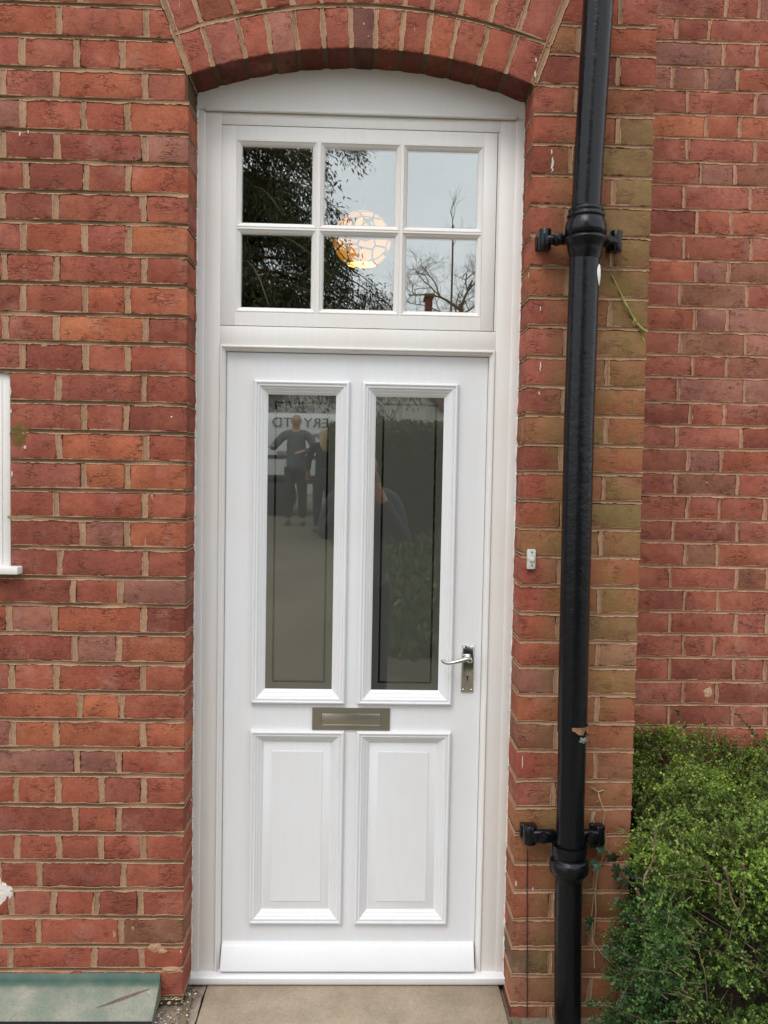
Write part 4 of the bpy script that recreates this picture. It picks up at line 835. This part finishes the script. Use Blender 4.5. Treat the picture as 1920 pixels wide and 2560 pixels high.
def text(body, size, xl, z, y, mat, name, parent, sx=1.):
    cu = bpy.data.curves.new(name, 'FONT'); cu.body = body; cu.size = size; cu.extrude = .002; cu.align_x = 'LEFT'
    o = bpy.data.objects.new(name, cu); scene.collection.objects.link(o); o.parent = parent; o.matrix_parent_inverse = parent.matrix_world.inverted()
    o.matrix_world = Matrix.Translation((xl, y, z)) @ Matrix.Rotation(math.pi, 4, 'Z') @ Matrix.Rotation(math.pi/2, 4, 'X') @ Matrix.Diagonal((sx, 1, 1, 1)); cu.materials.append(mat)
    dg = bpy.context.evaluated_depsgraph_get(); me = bpy.data.meshes.new_from_object(o.evaluated_get(dg)); me.name = name; me.materials.clear(); me.materials.append(mat)
    o2 = bpy.data.objects.new(name, me); scene.collection.objects.link(o2); o2.parent = parent; o2.matrix_parent_inverse = parent.matrix_world.inverted(); o2.matrix_world = o.matrix_world.copy(); bpy.data.objects.remove(o)
MTX = simple('sign lettering', (.10, .035, .035), .5)
text('ERY LTD', .235, VX(822), VZ(1068), yv+.028, MTX, 'lettering', van, 1.12)
text('SPECIALIST', .125, VX(806), VZ(1096), yv+.030, MTX, 'lettering', van, .95)
text('01584 3586', .10, VX(760), VZ(1138), yv+.034, MTX, 'lettering', van)
# neighbour's house
nb = tag(empty('neighbour_house', (0, -27, .97)), 'pale rendered house with brown roof and brick chimney across the drive, mirrored in the glass', 'house')
NZ = lambda px, py, d: mirror_at(px, py, d)
q = MB(); A_, B_, C_, E_ = NZ(880, 790, 26), NZ(1112, 1037, 26), NZ(1112, 1400, 26), NZ(560, 1100, 26)
q.add([(E_.x, -26, .5), (B_.x, -26, .5), (B_.x, -26, B_.z), (A_.x, -26, A_.z), (E_.x, -26, E_.z), (E_.x, -33, .5), (B_.x, -33, .5), (B_.x, -33, B_.z), (A_.x, -33, A_.z), (E_.x, -33, E_.z)], [(0, 1, 2, 3, 4), (9, 8, 7, 6, 5), (0, 4, 9, 5), (1, 6, 7, 2), (2, 7, 8, 3), (3, 8, 9, 4)])
q.build('wall', simple('pale render', (.68, .68, .64), .9), nb)
q = MB(); zz = B_.z
for (a, b) in ((A_, B_), (A_, E_)):
    q.add([(a.x, -25.8, a.z+.02), (b.x, -25.8, b.z+.02), (b.x, -33.2, b.z+.02), (a.x, -33.2, a.z+.02), (a.x, -25.8, a.z+.16), (b.x, -25.8, b.z+.16), (b.x, -33.2, b.z+.16), (a.x, -33.2, a.z+.16)], [(0, 1, 2, 3), (4, 5, 6, 7), (0, 1, 5, 4), (1, 2, 6, 5), (2, 3, 7, 6), (3, 0, 4, 7)])
q.add([(1.9, -27, 3.3), (9, -27, 3.3), (9, -31, 6.2), (1.9, -31, 6.2), (1.9, -34, 3.3), (9, -34, 3.3)], [(0, 1, 2, 3), (3, 2, 5, 4), (0, 3, 4), (1, 5, 2), (0, 4, 5, 1)])
rf = q.build('roof', simple('brown roof tiles', (.13, .065, .045), .9, var=.4, scale=4), nb)
q = MB(); a = NZ(1066, 734, 27.5); b = NZ(1081, 780, 27.5); q.box(a.x, b.x, -28.3, -27.5, 4.5, a.z-.1, .02); q.box(a.x-.05, b.x+.05, -28.35, -27.45, a.z-.14, a.z, .02); q.build('chimney', simple('chimney brick', (.20, .06, .045), .9, var=.3, scale=10), rf)
q = MB(); q.box(2.2, 9, -33, -27.4, .5, 3.4, .02); q.build('wall', simple('garden side render', (.55, .54, .50), .9), nb)
def leafbox(n, x0, x1, y0, y1, z0, z1, ll, cols, shell=.25):
    Pq = rng.random((n, 3))*[x1-x0, y1-y0, z1-z0]+[x0, y0, z0]; ax = rng.integers(0, 3, n); dep = rng.random(n)**2*shell
    f_ = ax == 0; Pq[f_, 1] = y1-dep[f_]; t_ = ax == 1; Pq[t_, 2] = z1-dep[t_]; l_ = ax == 2; Pq[l_, 0] = x0+dep[l_]
    Pq += np.array([mnoise.noise(Vector(p)*1.7) for p in Pq])[:, None]*.12
    ln_ = rng.uniform(.6, 1.3, n)*ll; c = np.array(cols)[rng.integers(0, len(cols), n)]*rng.uniform(.6, 1.3, (n, 1)); return leaves(Pq, unit(rng.normal(size=(n, 3))+[0, .6, .3]), ln_, ln_*.35, c)
gh = tag(empty('garden_hedge', (1.8, -9.8, .8)), 'tall dark green garden hedge beside the drive, mirrored in the right door pane', 'hedge')
hz = mirror_at(1000, 1051, 9.2).z; hxx = mirror_at(836, 1100, 9.2).x
v, f, c = leafbox(26000, hxx, 5.5, -10.6, -9.2, gz(-9.8)-.1, hz, .055, [(.09, .12, .035), (.07, .105, .04), (.12, .14, .05), (.13, .10, .05)]); raw('foliage', v, f, MLF, gh, c)
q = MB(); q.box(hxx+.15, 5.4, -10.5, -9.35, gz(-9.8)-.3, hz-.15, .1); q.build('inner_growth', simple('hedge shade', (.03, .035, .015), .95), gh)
n_ = 22000; Pq = np.stack([rng.uniform(.10, 4.5, n_), rng.uniform(-9.1, -3.6, n_), np.zeros(n_)], 1); Pq[:, 0] += .25*np.sin(Pq[:, 1]*1.7)
Pq[:, 2] = [gz(float(y))+float(rng.uniform(0, .12))+.12*(1+mnoise.noise(Vector((float(x), float(y), 0))*1.3)) for x, y in Pq[:, :2]]
ln_ = rng.uniform(.05, .11, n_); c = np.array([(.06, .11, .03), (.09, .13, .04), (.15, .18, .06), (.09, .09, .045)])[rng.integers(0, 4, n_)]*rng.uniform(.6, 1.3, (n_, 1))
v, f, c = leaves(Pq, unit(rng.normal(size=(n_, 3))*.5+[0, 0, 1.]), ln_, ln_*.25, c); gc = raw('ground_cover', v, f, MLF, None, c); tag(gc, 'rough grass and low weeds beside the drive, mirrored in the right door pane', 'ground cover', kind='stuff')
# shrub low on the left, seen at the foot of the left pane
bc = mirror_at(700, 1700, .9); sh = tag(empty('shrub', (-.42, -.95, .13)), 'low dark shrub near the step, mirrored at the foot of the left door pane', 'shrub')
n_ = 2600; Pq = rng.normal(size=(n_, 3)); Pq = unit(Pq)*(rng.random((n_, 1))**.4)*[.16, .13, .16]+[bc.x-.04, -.9, max(.25, bc.z-.09)]; ln_ = rng.uniform(.015, .03, n_)
v, f, c = leaves(Pq, unit(rng.normal(size=(n_, 3))+[0, 0, .7]), ln_, ln_*.3, np.array([[.03, .05, .025]])*rng.uniform(.7, 1.3, (n_, 1)))
sh_ok = False
if sh_ok: raw('foliage', v, f, MLF, sh, c)
else: bpy.data.objects.remove(sh)
# conifer
cf = tag(empty('conifer', (-3.1, -17.4, .97)), 'tall dark drooping conifer beyond the drive, mirrored in the left fanlight panes', 'conifer')
q = MB(); q.tube([(-3.1, -17.4, .6), (-3.08, -17.4, 8), (-3.1, -17.4, 17)], [.32, .2, .03], 12); trunk = q.build('trunk', MTW, cf, 60)
random.seed(21); B, Dn, Lc = [], [], []; q = MB()
zc = 4.4
while zc < 16.8:
    for k in range(6):
        an = random.uniform(0, 2*math.pi); L0 = (4.1 if zc < 7.2 else 3.4 if zc < 9.5 else 3.3*(17.2-zc)/7.7)*random.uniform(.65, 1.12); pts = []
        for j in range(7):
            t = j/6; pts.append(Vector((-3.1+math.cos(an)*L0*t, -17.4+math.sin(an)*L0*t, zc+.25*L0*t-.55*L0*t*t)))
        q.tube(pts, [.045*(1-.85*j/6) for j in range(7)], 4, caps=False)
        for m_ in range(int(95*L0/3)):
            t = random.uniform(.12, 1); j = min(5, int(t*6)); p = pts[j].lerp(pts[j+1], t*6-j); sdv = Vector((-math.sin(an), math.cos(an), 0))*random.uniform(-1, 1)*.55*(1.1-t*.5)
            B.append(p+sdv+Vector((0, 0, random.uniform(-.35, .05)))); Dn.append((random.uniform(-.5, .5)+math.cos(an)*.4, random.uniform(-.5, .5)+math.sin(an)*.4, -.8+random.uniform(-.3, .5)))
    zc += random.uniform(.16, .26)
q.build('branches', MTW, cf); B = np.array([list(b) for b in B]); kp = np.array([mnoise.noise(Vector((b[0]*1.1, b[1]*.6, b[2]*.9))) < (.34 if b[2] < 7.6 else .19) for b in B]); Dn = unit(np.array(Dn))[kp]; B = B[kp]; B = np.repeat(B, 10, 0)+rng.normal(size=(len(B)*10, 3))*.12; Dn = unit(np.repeat(Dn, 10, 0)+rng.normal(size=B.shape)*.35); ln_ = rng.uniform(.06, .17, len(B))
v, f, c = leaves(B, Dn, ln_, ln_*.11, np.array([[.055, .058, .024]])*rng.uniform(.6, 1.4, (len(B), 1))); raw('crown', v, f, MLF2, cf, c)
# bare trees
def bare(name, base, segs, seed, label, r0=.07, spread=.55, upb=.25, depth=6):
    rr_ = random.Random(seed); t_ = tag(empty(name, base), label, 'tree', 'bare winter trees across the drive'); q = MB(); tq = MB()
    def grow(p, d, L_, r, lev):
        pts = [p]; k = 5
        for j in range(k): d = (d+Vector((rr_.uniform(-1, 1), rr_.uniform(-1, 1), rr_.uniform(-.8, 1)))*(.27 if L_ < 2.5 else .008)+Vector((0, 0, upb*.15))).normalized(); pts.append(pts[-1]+d*L_/k)
        (tq if lev <= 1 else q).tube(pts, [r*(1-.35*j/k) for j in range(k+1)], 6 if lev < 3 else 3, caps=False)
        if lev >= depth or L_ > 2.5: return
        for c in range(3 if lev < 4 else 3):
            j = rr_.randint(2, k); ax = Vector((rr_.uniform(-1, 1), rr_.uniform(-1, 1), rr_.uniform(-1, 1))).normalized(); nd = (d+ax*spread*rr_.uniform(.8, 1.5)).normalized()
            grow(pts[j], nd, L_*rr_.uniform(.58, .84), r*.56, lev+1)
    for p, d, L_, r in segs: grow(Vector(p), Vector(d).normalized(), L_, r, 1)
    tq.build('trunk', MTW, t_, 60); q.build('branches', MTW, t_)
    return t_
def btree(px, dist, seed, label, **kw):
    b = mirror_at(px, 1200, dist); b.z = gz(-dist); return b
b0 = btree(1140, 14, 0, ''); V_ = Vector
bare('bare_tree', b0, [(b0, (0, 0, 1), 4.1, .07), (b0+V_((0, 0, 4.0)), (-.8, 0, .6), .74, .030), (b0+V_((0, 0, 4.0)), (.25, .1, .9), .60, .030), (b0+V_((0, 0, 3.7)), (-1, .1, .35), .70, .020), (b0+V_((0, 0, 3.9)), (.8, .1, .5), .50, .02), (b0+V_((0, 0, 3.5)), (-.4, .1, .9), .62, .022), (b0+V_((0, 0, 1.65)), (-1, 0, .06), .95, .022), (b0+V_((0, 0, 2.0)), (-1, .2, .1), .75, .02)], 5, 'bare branching tree above the hedge, mirrored in the lower right fanlight pane', spread=.8, upb=.05, depth=7)
b1_ = btree(935, 19, 0, '')
bare('bare_tree', b1_, [(b1_, (-.02, 0, 1), 4.4, .07), (b1_+V_((0, 0, 4.5)), (-.5, 0, .6), .5, .022), (b1_+V_((0, 0, 4.5)), (.6, 0, .5), .5, .022), (b1_+V_((0, 0, 4.6)), (.1, 0, .8), .45, .022), (b1_+V_((0, 0, 4.6)), (.6, 0, .1), .45, .016), (b1_+V_((0, 0, 4.5)), (-.6, 0, -.1), .45, .016), (b1_+V_((0, 0, 4.3)), (-.6, 0, .2), .5, .016), (b1_+V_((0, 0, 4.3)), (0, 0, 1), .55, .02), (b1_+V_((0, 0, 4.1)), (-.8, .1, .3), .55, .02), (b1_+V_((0, 0, 4.0)), (.8, -.1, .3), .55, .02), (b1_+V_((0, 0, 3.7)), (-.5, .1, .5), .55, .02)], 9, 'bare slender tree between conifer and hedge, mirrored in the lower middle fanlight pane', spread=.9, upb=-.2, depth=7)
b2_ = btree(1118, 21, 0, '')
bare('bare_tree', b2_, [(b2_, (0, 0, 1), 7.6, .04), (b2_+V_((0, 0, 7.3)), (.02, 0, 1), .8, .016), (b2_+V_((0, 0, 7.2)), (-.6, 0, .7), .35, .010), (b2_+V_((0, 0, 7.0)), (.6, 0, .6), .4, .010)], 14, 'lone tall thin bare sapling, mirrored in the upper right fanlight pane', spread=.7, upb=.3, depth=3)
# ================================================================== people (seen mirrored in the door glass)
def skin(name, chains, mat, parent, sub=2, M_=None):
    vs, es, rs = [], [], []; idx = {}
    for ch in chains:
        prev = None
        for (p, r) in ch:
            key = tuple(round(c, 4) for c in p)
            if key not in idx: idx[key] = len(vs); vs.append(p); rs.append(r)
            i = idx[key]
            if prev is not None and prev != i: es.append((prev, i))
            prev = i
    me = bpy.data.meshes.new(name); me.from_pydata(vs, es, []); o = bpy.data.objects.new(name, me); scene.collection.objects.link(o)
    me.materials.append(mat); sk = o.modifiers.new('Skin', 'SKIN'); sk.use_smooth_shade = True
    lay = me.skin_vertices[0] if len(me.skin_vertices) else None
    if lay is None:
        bm = bmesh.new(); bm.from_mesh(me); bm.verts.layers.skin.verify(); bm.to_mesh(me); bm.free(); lay = me.skin_vertices[0]
    for i, r in enumerate(rs): lay.data[i].radius = (r, r) if isinstance(r, (int, float)) else r
    lay.data[0].use_root = True; ss = o.modifiers.new('Sub', 'SUBSURF'); ss.levels = sub; ss.render_levels = sub
    o.parent = parent; return o
SK = simple('skin', (.50, .27, .19), .55, var=.1, scale=12, bump=0)
def person(loc, rot, label, arms, top, trs, hairc, hair_long, height=1.75, lean=0., bald=False):
    s = height/1.75; t_ = tag(empty('person', loc), label, 'person'); t_.rotation_euler = (0, 0, rot); t_.scale = (s, s, s)
    Hc = 1.60
    torso = [((0, 0, .93), (.15, .11)), ((0, 0, 1.12), (.135, .10)), ((0, -.01, 1.30), (.165, .11)), ((0, 0, 1.42), (.12, .085)), ((0, .0, 1.49), .055), ((0, .01, 1.55), .06), ((0, .02, 1.62), (.078, .092)), ((0, .015, 1.70), (.066, .08))]
    legs = []
    for sg in (-1, 1): legs.append([((0, 0, .93), (.15, .11)), ((sg*.09, 0, .84), .092), ((sg*.105, .01, .48), .058), ((sg*.11, -.02, .25), .052), ((sg*.115, -.02, .09), .036), ((sg*.12, .10, .045), .034), ((sg*.125, .17, .035), .026)])
    am = []; fing = []
    for sg, (el, wr, tipd) in zip((-1, 1), arms):
        shp = (sg*.19, -.005, 1.40); am.append([((0, 0, 1.42), (.12, .085)), (shp, .058), (el, .043), (wr, .029)])
        wv = Vector(wr); d = Vector(tipd).normalized(); sd_ = d.cross(Vector((0, 0, 1))); sd_ = sd_.normalized() if sd_.length > .1 else Vector((1, 0, 0)); palm = wv+d*.05; am[-1].append((tuple(palm), (.032, .018)))
        for k in range(4):
            off = sd_*((k-1.5)*.019); L_ = (.068, .080, .074, .058)[k]; p1 = palm+off+d*.035; cur = Vector((0, 0, -.3)); p2 = p1+(d+cur*.5).normalized()*L_*.55; p3 = p2+(d+cur*2).normalized()*L_*.45
            am.append([(tuple(palm), (.032, .018)), (tuple(p1), .010), (tuple(p2), .009), (tuple(p3), .0075)])
        th = palm-sd_*.035*sg-d*.01; am.append([(wr, .029), (tuple(th), .012), (tuple(th+d*.03-sd_*.012*sg), .010), (tuple(th+d*.055-sd_*.014*sg), .008)])
    nose = [((0, .02, 1.62), (.078, .092)), ((0, .118, 1.615), .014)]; ears = [[((0, .02, 1.62), (.078, .092)), ((sg*.088, .01, 1.62), .014)] for sg in (-1, 1)]
    legs = [[(a, (b[0]*.8, b[1]*.8) if isinstance(b, tuple) else b*.72) for a, b in l] for l in legs]
    skin('body', [torso]+legs+am+[nose]+ears, SK, t_)
    f = MB()
    for sg in (-1, 1): f.lathe([(.001, .104), (.012, .101), (.016, .094), (.012, .088)], (sg*.032, 0, 1.648), 'Y', 12)
    f.box(-.026, .026, .088, .105, 1.565, 1.574, .003); o = f.build('face_features', simple('dark features', (.12, .05, .045), .5), None); o.parent = t_
    tm = simple('garment', top, .9, var=.15, scale=20, bump=.4, dist=.004); bm_ = simple('trousers', trs, .9, var=.15, scale=20, bump=.4, dist=.004)
    ch = [[((0, 0, .81), (.175, .14)), ((0, 0, 1.12), (.158, .125)), ((0, -.01, 1.30), (.187, .132)), ((0, 0, 1.43), (.135, .10)), ((0, .0, 1.50), .070)]]
    for sg, (el, wr, _) in zip((-1, 1), arms): ch.append([((0, 0, 1.43), (.135, .10)), ((sg*.195, -.005, 1.405), .076), (el, .061), (tuple(Vector(el).lerp(Vector(wr), .86)), .046)])
    skin('jacket', ch, tm, t_)
    lg2 = []
    for sg in (-1, 1): lg2.append([((0, 0, .97), (.165, .125)), ((sg*.09, 0, .82), .112), ((sg*.105, .01, .48), .080), ((sg*.11, -.02, .22), .070), ((sg*.113, -.02, .09), .066)])
    skin('trousers', lg2, bm_, t_)
    for sg in (-1, 1): skin('shoe', [[((sg*.115, -.05, .045), .045), ((sg*.12, .08, .042), .046), ((sg*.125, .185, .034), .036)]], simple('boot', (.16, .11, .05), .7), t_)
    hm = simple('hair', hairc, .6, var=.3, scale=60, bump=.6, dist=.004)
    if hair_long: skin('hair', [[((0, .0, 1.70), (.088, .088)), ((0, -.03, 1.63), (.095, .085)), ((0, -.065, 1.50), (.105, .06)), ((0, -.085, 1.38), (.10, .045)), ((0, -.095, 1.30), (.07, .03))]], hm, t_)
    else: skin('hair', [[((0, .0, 1.705), (.074, .074)), ((0, -.035, 1.66), (.078, .06)), ((0, -.05, 1.60), (.06, .035))]], hm, t_)
    return t_
pm_ = mirror_at(738, 1302, 11.0); person((pm_.x, -11.0, gz(-11.0)-.0), 0, 'man in grey sweatshirt gesturing before the van, mirrored in the left door pane',
       [((-.36, .05, 1.20), (-.34, .26, 1.22), (-.3, 1, .0)), ((.30, .06, 1.18), (.10, .27, 1.14), (-.4, .8, -.1))], (.13, .14, .15), (.035, .035, .036), (.30, .20, .14), False, 1.80)
pw_ = mirror_at(808, 1302, 10.3); person((pw_.x, -10.3, gz(-10.3)), R(165), 'long haired blonde woman in navy coat, back turned, mirrored in the left door pane',
       [((-.27, .0, 1.16), (-.22, .20, 1.10), (.2, 1, 0)), ((.27, .0, 1.16), (.24, .12, .98), (0, .6, -1))], (.02, .022, .035), (.02, .022, .035), (.55, .38, .18), True, 1.62)
ph = person((.03, -2.93, .125), 0, 'person in grey fleece holding up a phone, mirrored beside the door middle stile',
       [((-.25, .06, 1.16), (-.09, .28, 1.46), (.25, .2, 1)), ((.25, .06, 1.16), (.09, .28, 1.46), (-.25, .2, 1))], (.055, .055, .068), (.02, .023, .035), (.06, .04, .03), False, 1.84)
q = MB(); q.box(-.04, .10, -2.585, -2.577, 1.70, 1.775, .003, mat=None); o = q.build('phone', simple('phone glass', (.02, .02, .022), .15), None, 40); tag(o, 'black phone held up by the photographer', 'phone')
